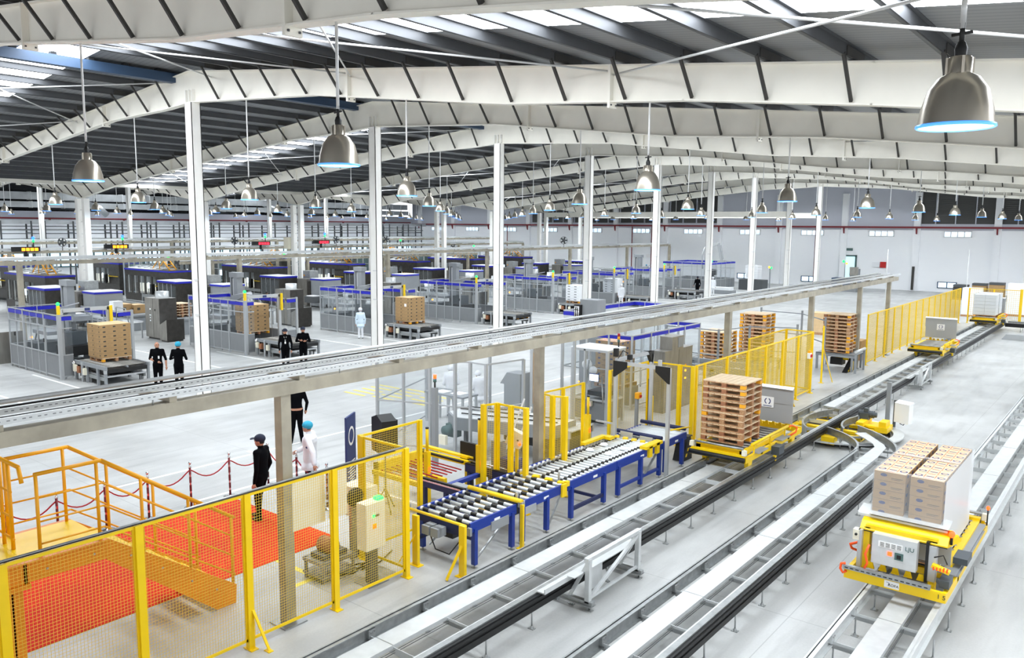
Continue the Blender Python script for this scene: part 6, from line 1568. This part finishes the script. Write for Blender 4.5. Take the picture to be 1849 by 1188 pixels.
    if badge:
        q = mb('label_white').box(.125, .132, -.03, .03, 1.12, 1.21).tube([(.10, .05, 1.42), (.128, 0, 1.21)], .006, 5).tube([(.10, -.05, 1.42), (.128, 0, 1.21)], .006, 5) if badge == 'lanyard' else mb('label_white').box(.125, .132, .05, .1, 1.14, 1.24)
        part('name_badge', q)
    if extra: extra(r, s)
    return r
def collar(r, s):
    q = mb('grey_dark').tube([(.1, .03, 1.44), (.125, .0, 1.34)], .006, 5).ball((-.02, .225, 1.3), .022, (.6, .4, 1), 8, 5).use('ink_blue').ball((-.01, .25, 1.22), .025, (1, .3, 1), 8, 5)
    o = q.build('collar_emblem', parent=r); o.scale = (s, s, s)
def arm_patch(r, s):
    q = mb('grey_panel').lathe([(.016, 0), (.022, 0)], 10, (0, .235, 1.28), 'y').box(.09, .12, .05, .1, 1.28, 1.29); o = q.build('sleeve_patch', parent=r); o.scale = (s, s, s)
def waist(r, s):
    q = mb('skin').lathe([(.158, .93), (.165, .96), (.163, .99)], 20); q.v = [(v[0] * .78, v[1] * 1.06, v[2]) for v in q.v]; o = q.build('jacket_hem', parent=r); o.scale = (s, s, s)
A2 = math.atan2
# main figures
person(-13.84, 9.25, 1.79, 3.6, 'person in black uniform and navy cap standing on the red carpet, facing left', dict(lf=(.02, .1, .08), rf=(.16, -.12, .08), lk=(.05, .1, .48), rk=(.13, -.11, .49), lh=(.02, .27, .80), le=(-.05, .28, 1.1), rh=(.1, -.26, .82), re=(-.03, -.28, 1.1), turn=.1), 'black', 'cap', .014, False, arm_patch)
person(-13.95, 10.85, 1.74, 3.5, 'person in white coat and blue hair net holding the rope stanchion', dict(rh=(.46, .22, 1.0), re=(.2, .32, 1.12), lh=(.05, .38, .86), le=(-.08, .33, 1.12), turn=.15), 'white', 'net', .014, False, collar) if False else None
person(-14.22, 10.74, 1.72, 3.75, 'person in white coat and blue hair net holding the rope stanchion', dict(rh=(.36, -.16, 1.0), re=(.14, -.34, 1.1), lh=(-.26, .50, .88), le=(-.2, .40, 1.14), turn=-.1, head=(.05, 0, 1.62)), 'coat', 'net', .014, False, collar)
person(-18.1, 13.25, 1.80, 2.6, 'person in black jacket seen from behind next to the bridge column', dict(rh=(.14, -.26, .86), re=(-.04, -.28, 1.12), lf=(-.05, .16, .08), rf=(.05, -.14, .08)), 'black', 'none', .018, False, waist)
person(-28.0, 14.54, 1.77, -.75, 'bald person in black polo shirt with badge, left of the two talking', dict(rh=(.1, .05, 1.02), re=(-.02, -.27, 1.12), lh=(.05, .3, .82), le=(0, .28, 1.1), turn=.5) , 'black', 'bald', .022, 'badge', None, 'short')
person(-27.3, 14.95, 1.78, 2.3, 'person in black with blue hair net seen from behind, right of the two talking', dict(lh=(.2, .2, 1.15), le=(-.0, .28, 1.13), rh=(.2, -.2, 1.15), re=(0, -.28, 1.13), turn=.3), 'black', 'net', .022)
person(-27.95, 20.0, 1.73, -.6, 'person in black with cap and white lanyard, left one by the second exit conveyor', dict(turn=0), 'black', 'capb', .022, 'lanyard')
person(-27.75, 20.75, 1.75, -.7, 'person in black with crossed arms and navy cap, right of the pair', dict(lh=(.2, -.05, 1.2), le=(.08, .28, 1.15), rh=(.2, .06, 1.17), re=(.08, -.28, 1.15)), 'black', 'capb', .022)
person(-32.75, 28.2, 1.66, 2.5, 'person in pale blue coat and white cap before the third palletizer cell', dict(), 'bluecoat', 'whitecap', .024)
person(-31.8, 53.3, 1.7, 2.3, 'person in white walking between the far cells', dict(lf=(.2, .1, .08), rf=(-.15, -.1, .08)), 'white', 'whitecap', .03)
person(-31.6, 66.0, 1.75, 2.2, 'person in black walking near the robot cell', dict(lf=(.25, .1, .08), rf=(-.15, -.1, .08), lh=(.25, .28, .9)), 'black', 'capb', .03)
person(-30.6, 67.0, 1.7, 2.2, 'person in white half hidden by a column near the robot cell', dict(), 'white', 'whitecap', .03)
person(-44.7, 20.9, 1.72, -.6, 'person with white cap half hidden behind the first palletizer cell', dict(), 'black', 'whitecap', .03)
person(-44.6, 30.6, 1.75, 2.3, 'person in black seen from behind working at the packing machines', dict(lh=(.1, .5, 1.05), le=(0, .4, 1.2), rh=(.1, -.5, 1.05), re=(0, -.4, 1.2)), 'black', 'none', .03)
person(-17.1, 18.4, 1.68, 2.4, 'person in white bending at the work table behind the glass, left one', dict(head=(.12, 0, 1.56), lh=(.3, .15, 1.0), rh=(.3, -.15, 1.0)), 'white', 'whitecap', .028)
person(-16.1, 18.6, 1.6, 2.6, 'person in white leaning over the work table behind the glass, right one', dict(head=(.14, 0, 1.55), lh=(.35, .15, 1.0), rh=(.35, -.15, 1.0)), 'white', 'whitecap', .028)
person(-51.5, 78.0, 1.7, -1, 'distant person in white among the far machines, left one', dict(), 'white', 'net', .035)
person(-46.5, 83.5, 1.7, -1, 'distant person in white among the far machines, right one', dict(), 'white', 'net', .035)
wt_ = thing('work_table', 'grey work table with papers behind the glass enclosure', 'table', (-17.3, 17.4, 0))
mb('grey_paint').box(0, 1.6, 0, .7, .9, .95).use('paper').box(.3, .7, .1, .5, .95, .96).box(.9, 1.3, .2, .6, .95, .965).build('top', parent=wt_)
for x in (.05, 1.55):
    for y in (.05, .65): mb('alu').box(x - .03, x + .03, y - .03, y + .03, 0, .9).build('leg', parent=wt_)
